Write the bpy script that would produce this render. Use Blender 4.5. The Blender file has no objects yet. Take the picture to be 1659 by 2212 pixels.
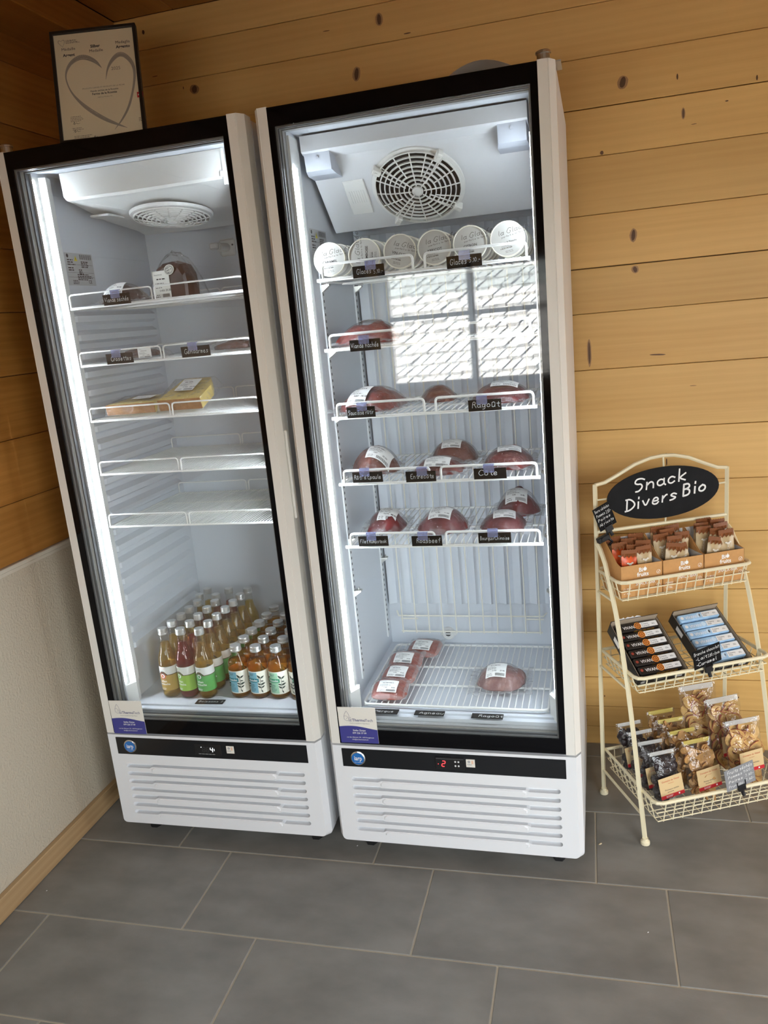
import bpy, bmesh, math, random
from mathutils import Matrix, Vector
R_ = random.Random(7)
PI = math.pi
S = bpy.context.scene
C = S.collection
# ---------------------------------------------------------------- camera, light, exposure
cam_d = bpy.data.cameras.new('camera'); cam = bpy.data.objects.new('camera', cam_d); C.objects.link(cam); S.camera = cam
cam_d.sensor_fit = 'HORIZONTAL'; cam_d.sensor_width = 36.0; cam_d.lens = 1719.75 / 1659 * 36.0; cam_d.clip_start = .02
cam.matrix_world = Matrix.Translation((1.5706, -2.5089, 1.4682)) @ (Matrix.Rotation(.2657, 4, 'Z') @ Matrix.Rotation(1.3311, 4, 'X') @ Matrix.Rotation(-.095, 4, 'Z'))
S.view_settings.view_transform = 'Standard'; S.view_settings.look = 'None'; S.view_settings.gamma = 1; S.view_settings.use_curve_mapping = False
S.view_settings.exposure = .14
S.cycles.use_denoising = True
S.cycles.max_bounces = 8; S.cycles.diffuse_bounces = 4; S.cycles.glossy_bounces = 4; S.cycles.transmission_bounces = 6; S.cycles.transparent_max_bounces = 28
S.cycles.sample_clamp_indirect = 6.0; S.cycles.caustics_reflective = False; S.cycles.caustics_refractive = False
W = bpy.data.worlds.new('sky'); S.world = W; W.use_nodes = True
SKY = 14.0
bgn = W.node_tree.nodes['Background']; bgn.inputs[0].default_value = (.92, .96, 1, 1); bgn.inputs[1].default_value = SKY
sun_d = bpy.data.lights.new('sun', 'SUN'); sun = bpy.data.objects.new('sun', sun_d); C.objects.link(sun)
sun_d.energy = 36.0; sun_d.angle = .02; sun_d.color = (1, .97, .93)
sun.matrix_world = Matrix.Translation((0, -8, 9)) @ Vector((.35, -.75, -.9)).to_track_quat('-Z', 'Y').to_matrix().to_4x4()
def portal(name, x0, x1, z0, z1, y):
    d = bpy.data.lights.new(name, 'AREA'); o = bpy.data.objects.new(name, d); C.objects.link(o)
    d.shape = 'RECTANGLE'; d.size = x1 - x0; d.size_y = z1 - z0; d.cycles.is_portal = True
    o.location = ((x0 + x1) / 2, y, (z0 + z1) / 2); o.rotation_euler = (PI / 2, 0, 0)
LED = 40.0; LED_L = 92.0
RX1, RY0, RZ = 3.9, -3.05, 2.433
WIN = (.46, 1.80, 1.075, 1.70); ADDED_DOOR = (2.2, 3.8, 0.02, 1.78)  # unseen door added, wide with a low lintel, to light the lower walls
ADDED_WIN = (-1.20, -.45, .35, 1.20)  # unseen window added in the right wall to bring light from that side
portal('window_portal', *WIN, RY0 - .1); portal('added_door_portal', *ADDED_DOOR, RY0 - .1); portal('side_portal', *ADDED_WIN, 0)
sp = bpy.data.objects['side_portal']; sp.location = (RX1 + .09, (ADDED_WIN[0] + ADDED_WIN[1]) / 2, (ADDED_WIN[2] + ADDED_WIN[3]) / 2); sp.rotation_euler = (PI / 2, 0, PI / 2)

# ---------------------------------------------------------------- materials
MATS = {}
def mat(name, col, rough=.5, metal=0, spec=.5, emit=0, noise=0, nscale=30, bump=0, bscale=200, trans=0, coat=0, stretch=None, ior=1.45):
    if name in MATS: return MATS[name]
    m = bpy.data.materials.new(name); m.use_nodes = True; nt = m.node_tree; b = nt.nodes['Principled BSDF']
    b.inputs['Base Color'].default_value = (*col, 1); b.inputs['Roughness'].default_value = rough; b.inputs['Metallic'].default_value = metal
    b.inputs['Specular IOR Level'].default_value = spec; b.inputs['Transmission Weight'].default_value = trans; b.inputs['Coat Weight'].default_value = coat
    b.inputs['IOR'].default_value = ior
    if emit: b.inputs['Emission Color'].default_value = (*col, 1); b.inputs['Emission Strength'].default_value = emit
    if noise or bump:
        tc = nt.nodes.new('ShaderNodeTexCoord'); mp = nt.nodes.new('ShaderNodeMapping'); nt.links.new(tc.outputs['Object'], mp.inputs[0])
        if stretch: mp.inputs['Scale'].default_value = stretch
    if noise:
        n = nt.nodes.new('ShaderNodeTexNoise'); n.inputs['Scale'].default_value = nscale; n.inputs['Detail'].default_value = 6
        nt.links.new(mp.outputs[0], n.inputs[0])
        r = nt.nodes.new('ShaderNodeValToRGB'); r.color_ramp.elements[0].position = .3; r.color_ramp.elements[1].position = .7
        r.color_ramp.elements[0].color = (*[c * (1 - noise) for c in col], 1); r.color_ramp.elements[1].color = (*[min(1, c * (1 + noise * .6)) for c in col], 1)
        nt.links.new(n.outputs[0], r.inputs[0]); nt.links.new(r.outputs[0], b.inputs['Base Color'])
    if bump:
        n2 = nt.nodes.new('ShaderNodeTexNoise'); n2.inputs['Scale'].default_value = bscale; n2.inputs['Detail'].default_value = 4
        nt.links.new(mp.outputs[0], n2.inputs[0]); bp = nt.nodes.new('ShaderNodeBump'); bp.inputs['Strength'].default_value = bump; bp.inputs['Distance'].default_value = .004
        nt.links.new(n2.outputs[0], bp.inputs['Height']); nt.links.new(bp.outputs[0], b.inputs['Normal'])
    MATS[name] = m; return m
def clear(name, tint=(1, 1, 1), rough=.02, body=0, bodycol=(1, 1, 1), ior=1.5, bump=0, bscale=60, amount=1.0):
    """clear film, glass or liquid: straight-through light tinted, fresnel gloss on top, BODY = share of cloudy diffuse"""
    if name in MATS: return MATS[name]
    m = bpy.data.materials.new(name); m.use_nodes = True; nt = m.node_tree; nt.nodes.remove(nt.nodes['Principled BSDF'])
    out = nt.nodes['Material Output']; t = nt.nodes.new('ShaderNodeBsdfTransparent'); t.inputs[0].default_value = (*tint, 1)
    g = nt.nodes.new('ShaderNodeBsdfGlossy'); g.inputs['Roughness'].default_value = rough
    f = nt.nodes.new('ShaderNodeFresnel'); ge = nt.nodes.new('ShaderNodeNewGeometry'); ri = nt.nodes.new('ShaderNodeMapRange')   # same reflectance from both sides of a thin sheet
    ri.inputs['To Min'].default_value = ior; ri.inputs['To Max'].default_value = 1 / ior; nt.links.new(ge.outputs['Backfacing'], ri.inputs['Value']); nt.links.new(ri.outputs[0], f.inputs[0])
    base = t
    if body:
        d = nt.nodes.new('ShaderNodeBsdfDiffuse'); d.inputs[0].default_value = (*bodycol, 1)
        mx = nt.nodes.new('ShaderNodeMixShader'); mx.inputs[0].default_value = body
        nt.links.new(t.outputs[0], mx.inputs[1]); nt.links.new(d.outputs[0], mx.inputs[2]); base = mx
    mx2 = nt.nodes.new('ShaderNodeMixShader'); nt.links.new(f.outputs[0], mx2.inputs[0])
    nt.links.new(base.outputs[0], mx2.inputs[1]); nt.links.new(g.outputs[0], mx2.inputs[2]); nt.links.new(mx2.outputs[0], out.inputs[0])
    if bump:
        tc = nt.nodes.new('ShaderNodeTexCoord'); n2 = nt.nodes.new('ShaderNodeTexNoise'); n2.inputs['Scale'].default_value = bscale; n2.inputs['Detail'].default_value = 3
        nt.links.new(tc.outputs['Object'], n2.inputs[0]); bp = nt.nodes.new('ShaderNodeBump'); bp.inputs['Strength'].default_value = bump; bp.inputs['Distance'].default_value = .01
        nt.links.new(n2.outputs[0], bp.inputs['Height']); nt.links.new(bp.outputs[0], g.inputs['Normal']); nt.links.new(bp.outputs[0], f.inputs['Normal'])
    MATS[name] = m; return m
def wood(name, c0, c1, axis='X', rough=.45, contrast=1.0):
    """planed softwood: long grain along AXIS, each board shifted by its own random"""
    if name in MATS: return MATS[name]
    m = bpy.data.materials.new(name); m.use_nodes = True; nt = m.node_tree; b = nt.nodes['Principled BSDF']; N = nt.nodes.new; L = nt.links.new
    tc = N('ShaderNodeTexCoord'); oi = N('ShaderNodeObjectInfo'); mul = N('ShaderNodeMath'); mul.operation = 'MULTIPLY'; mul.inputs[1].default_value = 37.0
    L(oi.outputs['Random'], mul.inputs[0]); cx = N('ShaderNodeCombineXYZ')
    for i in range(3): L(mul.outputs[0], cx.inputs[i])
    ad = N('ShaderNodeVectorMath'); L(tc.outputs['Object'], ad.inputs[0]); L(cx.outputs[0], ad.inputs[1])
    def mapn(a, c):
        mp = N('ShaderNodeMapping'); mp.inputs['Scale'].default_value = tuple(a if ax == axis else c for ax in 'XYZ'); L(ad.outputs[0], mp.inputs[0]); return mp
    n1 = N('ShaderNodeTexNoise'); n1.inputs['Scale'].default_value = 1; n1.inputs['Detail'].default_value = 5; n1.inputs['Distortion'].default_value = .6; L(mapn(.55, 9).outputs[0], n1.inputs[0])
    n2 = N('ShaderNodeTexNoise'); n2.inputs['Scale'].default_value = 1; n2.inputs['Detail'].default_value = 4; L(mapn(3, 190).outputs[0], n2.inputs[0])
    wv = N('ShaderNodeTexWave'); wv.wave_type = 'BANDS'; wv.bands_direction = 'Z' if axis != 'Z' else 'X'; wv.inputs['Scale'].default_value = 14; wv.inputs['Distortion'].default_value = 5; wv.inputs['Detail'].default_value = 3; wv.inputs['Detail Scale'].default_value = .8
    L(mapn(.18, 1).outputs[0], wv.inputs[0])
    a1 = N('ShaderNodeMath'); a1.operation = 'MULTIPLY_ADD'; a1.inputs[1].default_value = .35; L(n2.outputs[0], a1.inputs[0]); L(n1.outputs[0], a1.inputs[2])
    a2 = N('ShaderNodeMath'); a2.operation = 'MULTIPLY_ADD'; a2.inputs[1].default_value = .13; L(wv.outputs[0], a2.inputs[0]); L(a1.outputs[0], a2.inputs[2])
    rmp = N('ShaderNodeValToRGB'); rmp.color_ramp.elements[0].position = .45; rmp.color_ramp.elements[1].position = .95
    rmp.color_ramp.elements[0].color = (*c0, 1); rmp.color_ramp.elements[1].color = (*c1, 1); L(a2.outputs[0], rmp.inputs[0])
    hs = N('ShaderNodeHueSaturation'); v = N('ShaderNodeMath'); v.operation = 'MULTIPLY_ADD'; v.inputs[1].default_value = .16; v.inputs[2].default_value = .92
    L(oi.outputs['Random'], v.inputs[0]); L(v.outputs[0], hs.inputs['Value']); L(rmp.outputs[0], hs.inputs['Color']); L(hs.outputs[0], b.inputs['Base Color'])
    b.inputs['Roughness'].default_value = rough; b.inputs['Specular IOR Level'].default_value = .35
    bp = N('ShaderNodeBump'); bp.inputs['Strength'].default_value = .12; bp.inputs['Distance'].default_value = .002; L(a1.outputs[0], bp.inputs['Height']); L(bp.outputs[0], b.inputs['Normal'])
    MATS[name] = m; return m
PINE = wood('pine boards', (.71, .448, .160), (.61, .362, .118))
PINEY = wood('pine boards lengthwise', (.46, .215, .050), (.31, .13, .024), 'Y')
OAK = wood('oak skirting', (.56, .39, .21), (.40, .25, .12), 'Y')
WHITE = mat('white painted steel', (.80, .81, .83), .35, bump=.02, bscale=900)
STRIP = mat('satin aluminium strip', (.80, .775, .72), .42)
LINER = mat('pale blue white liner', (.68, .715, .775), .38)
PLAST = mat('white moulded plastic', (.80, .80, .79), .4)
BLACKG = mat('black glass border', (.003, .003, .004), .06, spec=.22)
BLACKM = mat('black plastic', (.012, .012, .013), .45)
CHALKB = mat('black chalk card', (.008, .0075, .0075), .6, spec=.15, noise=.3, nscale=60)
CHALKG = mat('grey chalk card', (.25, .25, .26), .55)
CHALK = mat('chalk marker white', (.86, .86, .84), .7)
DGREY = mat('dark grey rubber', (.06, .065, .07), .6)
SPACER = mat('grey spacer', (.22, .225, .23), .4, .5)
WIRE = mat('white coated wire', (.86, .86, .84), .3)
CREAM = mat('cream painted wire', (.80, .72, .50), .38)
STEEL = mat('zinc steel', (.55, .54, .50), .3, 1)
GLASS = clear('door glass', (.985, .99, .985), 0.0, ior=1.5)
FILM = clear('vacuum film', (.975, .975, .975), .10, .035, (.9, .9, .9), bump=1.0, bscale=70)
FILME = clear('vacuum film seal edge', (.96, .96, .96), .10, .20, (.85, .86, .88), bump=1.0, bscale=110)
FILM2 = clear('crinkled bag film', (.98, .98, .98), .06, .025, (.95, .95, .95), bump=1.0, bscale=60)
CLIP = clear('tinted clear clip', (.74, .76, .92), .1, .28, (.55, .58, .85))
PAPER = mat('label paper', (.84, .84, .83), .6)
INK = mat('print ink', (.03, .03, .035), .6)
INKG = mat('grey print ink', (.22, .22, .22), .6)
LEDM = mat('led light', (.82, .91, 1.0), .5, emit=LED); LEDL = mat('led light left', (.82, .91, 1.0), .5, emit=LED_L)

# ---------------------------------------------------------------- mesh helpers
class MB:
    def __init__(s): s.v = []; s.f = []; s.m = []
    def add(s, v, f, mi=0):
        n = len(s.v); s.v += [tuple(p) for p in v]; s.f += [tuple(i + n for i in q) for q in f]; s.m += [mi] * len(f); return s
    def box(s, x0, x1, y0, y1, z0, z1, mi=0, c=0):
        if c <= 0:
            v = [(x, y, z) for z in (z0, z1) for y in (y0, y1) for x in (x0, x1)]
            return s.add(v, [(0, 2, 3, 1), (4, 5, 7, 6), (0, 1, 5, 4), (2, 6, 7, 3), (0, 4, 6, 2), (1, 3, 7, 5)], mi)
        lo = (x0, y0, z0); hi = (x1, y1, z1); v = []; idx = {}
        for a in range(8):
            sg = [(a >> k) & 1 for k in range(3)]
            for k in range(3):
                p = [(hi[j] if sg[j] else lo[j]) if j == k else ((hi[j] - c) if sg[j] else (lo[j] + c)) for j in range(3)]
                idx[(a, k)] = len(v); v.append(p)
        f = []
        cen = Vector([(lo[j] + hi[j]) / 2 for j in range(3)])
        def face(q):
            P = [Vector(v[i]) for i in q]; n = (P[1] - P[0]).cross(P[2] - P[0])
            f.append(q if n.dot(sum(P, Vector()) / len(P) - cen) > 0 else q[::-1])
        for k in range(3):
            o = [j for j in range(3) if j != k]
            for sd in (0, 1):
                q = []
                for (p_, r) in ((0, 0), (1, 0), (1, 1), (0, 1)):
                    q.append(idx[((sd << k) | (p_ << o[0]) | (r << o[1]), k)])
                face(tuple(q))
            for p_ in (0, 1):
                for r in (0, 1):
                    a = (p_ << o[0]) | (r << o[1]); b = a | (1 << k)
                    face((idx[(a, o[0])], idx[(b, o[0])], idx[(b, o[1])], idx[(a, o[1])]))
        for a in range(8): face(tuple(idx[(a, k)] for k in range(3)))
        s.m += [mi] * (len(f)); n = len(s.v); s.v += [tuple(p) for p in v]; s.f += [tuple(i + n for i in q) for q in f]
        return s
    def tube(s, pts, r, n=6, closed=False, mi=0, cap=True):
        P = [Vector(p) for p in pts]; k = len(P); rs = r if isinstance(r, (list, tuple)) else [r] * k
        T = []
        for i in range(k):
            a = P[i - 1] if (i or closed) else P[i]; b = P[(i + 1) % k] if (i < k - 1 or closed) else P[i]
            t1 = (P[i] - a).normalized() if (P[i] - a).length > 1e-9 else Vector(); t2 = (b - P[i]).normalized() if (b - P[i]).length > 1e-9 else Vector()
            t = t1 + t2; T.append(t.normalized() if t.length > 1e-6 else t2)
        u = T[0].orthogonal().normalized(); v = []
        for i in range(k):
            u = (u - T[i] * u.dot(T[i])).normalized() if (u - T[i] * u.dot(T[i])).length > 1e-6 else T[i].orthogonal().normalized()
            w = T[i].cross(u)
            for j in range(n):
                a = 2 * PI * j / n + PI / n; v.append(P[i] + (u * math.cos(a) + w * math.sin(a)) * rs[i])
        f = []
        for i in range(k if closed else k - 1):
            a = i * n; b = ((i + 1) % k) * n
            for j in range(n): f.append((a + j, a + (j + 1) % n, b + (j + 1) % n, b + j))
        if cap and not closed: f += [tuple(range(n))[::-1], tuple(range((k - 1) * n, k * n))]
        return s.add(v, f, mi)
    def lathe(s, prof, n=24, mi=0, M=None, closed=False):
        v = []; k = len(prof)
        for r, z in prof:
            for j in range(n): a = 2 * PI * j / n; v.append(Vector((r * math.cos(a), r * math.sin(a), z)))
        f = []
        for i in range(k if closed else k - 1):
            i2 = (i + 1) % k
            for j in range(n): f.append((i * n + j, i * n + (j + 1) % n, i2 * n + (j + 1) % n, i2 * n + j))
        if not closed:
            if prof[0][0] > 1e-6: f.append(tuple(range(n))[::-1])
            if prof[-1][0] > 1e-6: f.append(tuple(range((k - 1) * n, k * n)))
        if M is not None: v = [M @ p for p in v]
        return s.add(v, f, mi)
    def prism(s, poly, y0, y1, mi=0, M=None):
        """poly in (x,z), extruded along y"""
        n = len(poly); ar = sum(poly[i][0] * poly[(i + 1) % n][1] - poly[(i + 1) % n][0] * poly[i][1] for i in range(n))
        if ar < 0: poly = poly[::-1]
        v = [Vector((x, y0, z)) for x, z in poly] + [Vector((x, y1, z)) for x, z in poly]
        if M is not None: v = [M @ p for p in v]
        f = [tuple(range(n)), tuple(range(n, 2 * n))[::-1]] + [(i + n, (i + 1) % n + n, (i + 1) % n, i) for i in range(n)]
        if y1 < y0: f = [q[::-1] for q in f]
        return s.add(v, f, mi)
    def grid(s, nu, nv, fn, mi=0, wrap=False, flip=False):
        v = [fn(i / nu, j / nv) for j in range(nv + 1) for i in range(nu + (0 if wrap else 1))]; w = nu if wrap else nu + 1; f = []
        for j in range(nv):
            for i in range(nu): q = (j * w + i, j * w + (i + 1) % w, (j + 1) * w + (i + 1) % w, (j + 1) * w + i); f.append(q[::-1] if flip else q)
        return s.add(v, f, mi)
    def mesh(s, name, mats, smooth=False):
        me = bpy.data.meshes.new(name); me.from_pydata([tuple(p) for p in s.v], [], s.f)
        for m in (mats if isinstance(mats, (list, tuple)) else [mats]): me.materials.append(m)
        if len(me.materials) > 1: me.polygons.foreach_set('material_index', s.m)
        if smooth: me.polygons.foreach_set('use_smooth', [True] * len(s.f))
        me.update(); return me
def link(name, me, parent=None, M=None):
    o = bpy.data.objects.new(name, me); C.objects.link(o)
    if parent is not None: o.parent = parent
    if M is not None: o.matrix_basis = M if isinstance(M, Matrix) else Matrix.Translation(M)
    return o
def part(name, mb, mats, parent, M=None, smooth=False, kind=None, label=None):
    o = link(name, mb.mesh(name, mats, smooth), parent, M)
    if kind: o['kind'] = kind
    if label: o['label'] = label
    return o
def tag(o, label, cat, group=None, kind=None):
    o['label'] = label; o['category'] = cat
    if group: o['group'] = group
    if kind: o['kind'] = kind
    return o
def thing(name, label, cat, M, group=None):
    o = bpy.data.objects.new(name, None); C.objects.link(o); o.empty_display_size = .02
    o.matrix_basis = M if isinstance(M, Matrix) else Matrix.Translation(M)
    return tag(o, label, cat, group)
def dup(root, M, label=None):
    r = root.copy(); C.objects.link(r); r.matrix_basis = M
    if label: r['label'] = label
    for ch in list(root.children):
        c = ch.copy(); C.objects.link(c); c.parent = r
        for g in list(ch.children):
            d = g.copy(); C.objects.link(d); d.parent = c
    return r
def TR(x, y, z, rz=0, rx=0, ry=0):
    return Matrix.Translation((x, y, z)) @ Matrix.Rotation(rz, 4, 'Z') @ Matrix.Rotation(rx, 4, 'X') @ Matrix.Rotation(ry, 4, 'Y')
FRI = {'L': TR(.1524, -.6699, 0, .006), 'R': TR(.8505, -.6702, 0, -.0086)}
def FL(s, u, d, z, rz=0, rx=0, ry=0): return FRI[s] @ TR(u, d, z, rz, rx, ry)
RACK = TR(1.5747, -.2897, 0, math.radians(24.8))
def RK(a, b, z, rz=0, rx=0, ry=0): return RACK @ TR(a, -b, z, rz, rx, ry)
def rounded(pts, r, n=3):
    out = [Vector(pts[0])]
    for i in range(1, len(pts) - 1):
        p = Vector(pts[i]); a = (Vector(pts[i - 1]) - p).normalized(); b = (Vector(pts[i + 1]) - p).normalized()
        for k in range(n + 1):
            t = k / n; out.append(p + a * r * (1 - t) ** 2 + b * r * t ** 2)
    return out + [Vector(pts[-1])]
# ---------------------------------------------------------------- writing
GL = {'a': '55 36 15 13 32 53/56 53 62', 'b': '19 12/14 36 54 53 32 12', 'c': '55 36 15 13 32 53', 'd': '55 36 15 13 32 53/59 53 62', 'e': '14 54 46 26 14 13 22 42 53',
 'f': '58 49 38 32/16 56', 'g': '55 36 15 13 32 54/56 51 40 20', 'h': '19 12/14 36 55 52', 'i': '26 22/28 29', 'j': '36 31 20 10/38 39', 'k': '19 12/56 14 52', 'l': '29 23 32', 'm': '16 12/14 26 35 32/34 46 55 52',
 'n': '16 12/14 36 55 52', 'o': '36 15 13 32 53 55 36', 'p': '16 10/15 36 55 53 32 13', 'r': '16 12/14 36 46', 's': '55 36 15 34 53 32 12', 't': '38 33 42 52/16 56', 'u': '16 13 22 42 54/56 52', 'v': '16 32 56',
 'A': '02 39 62/14 54', 'B': '19 12/19 49 57 36 16/36 55 53 42 12', 'C': '68 49 29 06 04 22 42 63', 'D': '19 12/09 39 66 64 32 02', 'E': '69 19 12 62/16 46', 'F': '69 19 12/16 46', 'G': '68 49 29 06 04 22 52 65 45',
 'L': '19 12 52', 'M': '02 19 35 59 62', 'P': '12 19 49 57 46 15', 'R': '12 19 49 57 46 16/36 62', 'S': '68 49 19 07 26 46 54 32 12', 'V': '09 32 69',
 '0': '39 17 14 32 54 57 39', '1': '17 39 32', '2': '18 39 58 56 12 52', '4': '49 14 64/47 42', '5': '59 19 16 46 54 42 12', '6': '49 17 14 32 53 45 15', '7': '19 59 22', '8': '36 17 28 48 57 36 14 22 42 54 36',
 '.': '22 32', '-': '15 45', '/': '02 69', "'": '39 37', ',': '32 21', 'é': 'e/37 59', 'è': 'e/57 39', 'ô': 'o/17 38 57', 'û': 'u/17 38 57', 'ê': 'e/17 38 57'}
NARROW = {'i': 4, 'l': 4, '.': 3, "'": 3, '1': 4, ' ': 4, '-': 5, 'j': 4, 'r': 5.5, 't': 5.5, 'f': 6}
def hand(mb, text, x, z, h, lw=None, slope=0, slant=.12, y=0, mi=0, jit=.35, fit=0):
    """handwriting as flat strokes in the xz plane facing -y; h = capital height"""
    k = h / 7; lw = lw or h * .1; rr = random.Random(text); x00 = x; n0 = len(mb.v)
    tot = sum(NARROW.get(c, 7) for c in text) * k * .93; sq = min(1, fit / tot) if fit else 1
    for ch in text:
        g = GL.get(ch, '') if ch != ' ' else ''
        if g and g[0].isalpha() and g[1] == '/': g = GL[g[0]] + g[1:]
        for st in [q for q in g.split('/') if q]:
            P = [(int(c[0]) + rr.uniform(-jit, jit) * .5, int(c[1]) - 2 + rr.uniform(-jit, jit) * .5) for c in st.split()]
            for _ in range(2):
                if len(P) > 2:
                    Q = [P[0]]
                    for i in range(len(P) - 1):
                        a, b = P[i], P[i + 1]; Q += [(a[0] * .75 + b[0] * .25, a[1] * .75 + b[1] * .25), (a[0] * .25 + b[0] * .75, a[1] * .25 + b[1] * .75)]
                    P = Q + [P[-1]]
            P = [Vector((x + (px + pz * slant) * k, z + pz * k + slope * (px * k))) for px, pz in P]
            if len(P) == 2 and (P[1] - P[0]).length < lw: P[1] = P[0] + Vector((lw * .5, lw * .5))
            v = []; f = []
            for i, p in enumerate(P):
                t = (P[min(i + 1, len(P) - 1)] - P[max(i - 1, 0)]).normalized(); n = Vector((-t.y, t.x)) * lw / 2
                e = -t * lw * .3 if i == 0 else t * lw * .3 if i == len(P) - 1 else Vector((0, 0))
                v += [((p + n + e).x, y, (p + n + e).y), ((p - n + e).x, y, (p - n + e).y)]
            for i in range(len(P) - 1): f.append((2 * i, 2 * i + 1, 2 * i + 3, 2 * i + 2))
            mb.add(v, f, mi)
        adv = NARROW.get(ch, 7) * k * .93; x += adv; z += slope * adv
    if sq < 1: mb.v[n0:] = [(x00 + (p[0] - x00) * sq, p[1], p[2]) for p in mb.v[n0:]]
    return x
_tc = {}
def ftext(mb, text, x, z, size, y=0, align='L', bold=0, mi=0, fn=None, sx=1.0, shear=0, spacing=1.0):
    """printed text in the xz plane facing -y (FN maps a point elsewhere)"""
    key = (text, bold, shear, spacing)
    if key not in _tc:
        cu = bpy.data.curves.new('t', 'FONT'); cu.body = text; cu.size = 1; cu.resolution_u = 2; cu.offset = bold; cu.shear = shear; cu.space_character = spacing
        ob = bpy.data.objects.new('t', cu); me = bpy.data.meshes.new_from_object(ob)
        _tc[key] = ([tuple(v.co) for v in me.vertices], [tuple(p.vertices) for p in me.polygons])
        bpy.data.objects.remove(ob); bpy.data.curves.remove(cu); bpy.data.meshes.remove(me)
    vs, fs = _tc[key]
    if not vs: return
    w = max(v[0] for v in vs) * size * sx; ox = x - (w / 2 if align == 'C' else w if align == 'R' else 0)
    pts = [(ox + v[0] * size * sx, y, z + v[1] * size) for v in vs]
    if fn: pts = [fn(p) for p in pts]
    mb.add(pts, fs, mi)
def lines(mb, x0, x1, z, h, n, gap, y=0, mi=0, seed=0, fn=None):
    """small print that cannot be read: broken bars"""
    r = random.Random(seed)
    for k in range(n):
        x = x0; zz = z - k * gap; end = x0 + (x1 - x0) * r.uniform(.6, 1)
        while x < end:
            w = min(r.uniform(.5, 3) * h * 1.6, end - x)
            q = [(x, y, zz), (x + w, y, zz), (x + w, y, zz + h), (x, y, zz + h)]
            mb.add([fn(p) for p in q] if fn else q, [(0, 1, 2, 3)], mi); x += w + h * .8
def disc(mb, x, z, r, y=0, n=20, mi=0, fn=None, r0=0, sz=1.0):
    o = [(x + r * math.cos(2 * PI * i / n), y, z + sz * r * math.sin(2 * PI * i / n)) for i in range(n)]
    if r0:
        o += [(x + r0 * math.cos(2 * PI * i / n), y, z + sz * r0 * math.sin(2 * PI * i / n)) for i in range(n)]; f = [(i, (i + 1) % n, n + (i + 1) % n, n + i) for i in range(n)]
    else: f = [tuple(range(n))]
    mb.add([fn(p) for p in o] if fn else o, f, mi)
def rect(mb, x0, x1, z0, z1, y=0, mi=0, fn=None, n=1):
    for i in range(n):
        a = x0 + (x1 - x0) * i / n; b = x0 + (x1 - x0) * (i + 1) / n
        q = [(a, y, z0), (b, y, z0), (b, y, z1), (a, y, z1)]; mb.add([fn(p) for p in q] if fn else q, [(0, 1, 2, 3)], mi)
exec_order = []
# ================================================================ ROOM
def setting(name, label, cat, mb=None, mats=None):
    o = link(name, mb.mesh(name, mats) if mb else None); return tag(o, label, cat, kind='structure')
GROUT = mat('pale sand grout', (.46, .41, .32), .85, bump=.3, bscale=400)
TILEM = mat('dark grey porcelain tile', (.225, .215, .196), .42, noise=.22, nscale=7, bump=.05, bscale=120, stretch=(1, 1.6, 1))
def tile_look():
    nt = TILEM.node_tree; b = nt.nodes['Principled BSDF']; rm = nt.nodes['Color Ramp']; oi = nt.nodes.new('ShaderNodeObjectInfo'); mp = nt.nodes['Mapping']
    ml = nt.nodes.new('ShaderNodeMath'); ml.operation = 'MULTIPLY'; ml.inputs[1].default_value = 50; nt.links.new(oi.outputs['Random'], ml.inputs[0]); nt.links.new(ml.outputs[0], mp.inputs['Location'])
tile_look()
floor = setting('floor', 'dark grey tiled floor with pale sand coloured grout', 'floor', MB().box(-.02, RX1, RY0, .02, -.06, -.0016), GROUT)
TW, TLEN, G = .3037, .6, .0022
t_off = {0: .3478, 1: .5195, 2: .1257, -1: .17, -2: -.02}
tc_ = {}
for row in range(-2, 11):
    y1 = -.6902 - (row - 1) * TW; y0 = y1 - TW
    y1c = min(y1, 0); y0c = max(y0, RY0)
    if y1c <= y0c: continue
    off = t_off.get(row, .1257 + .2 * (row - 2)) % TLEN - TLEN
    x = off
    while x < RX1:
        a, b = max(x, 0), min(x + TLEN, RX1)
        if b - a > .02:
            key = (round(b - a, 4), round(y1c - y0c, 4))
            if key not in tc_: tc_[key] = MB().box(-key[0] / 2 + G, key[0] / 2 - G, -key[1] / 2 + G, key[1] / 2 - G, -.012, 0, c=.0012).mesh('tile', TILEM)
            link('tile', tc_[key], floor, ((a + b) / 2, (y0c + y1c) / 2, 0))
        x += TLEN
# back wall boards
KNOT = mat('dark knot', (.10, .045, .018), .5); KNOT2 = mat('knot halo', (.36, .20, .085), .5)
wb = setting('wall_back', 'pine board wall behind the refrigerators', 'wall', MB().box(-.05, RX1, .014, .05, -.02, RZ + .05), mat('dark joint', (.05, .025, .01), .9))
bz = [RZ, 2.3400, 2.2375, 2.1069, 1.9787, 1.8516, 1.6957, 1.55, 1.4207, 1.2547, 1.0698, .9045, .7395, .5536, .4078, .2453, .1397, .0646, 0.0]
wide = {4: .0028, 7: .003, 5: .0026, 3: .0012}
bobs = []
for i in range(len(bz) - 1):
    h = bz[i] - bz[i + 1]; g = .0009 + (.0012 if i in (4, 7) else .0004 * (i % 3 == 1))
    o = link('board', MB().box(-RX1 / 2, RX1 / 2, -.001, .016, -h / 2 + .0004, h / 2 - g, c=.0012).mesh('board', PINE), wb, (RX1 / 2, .001 + .0008 * ((i * 7) % 3 - 1), (bz[i] + bz[i + 1]) / 2)); bobs.append(o)
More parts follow.
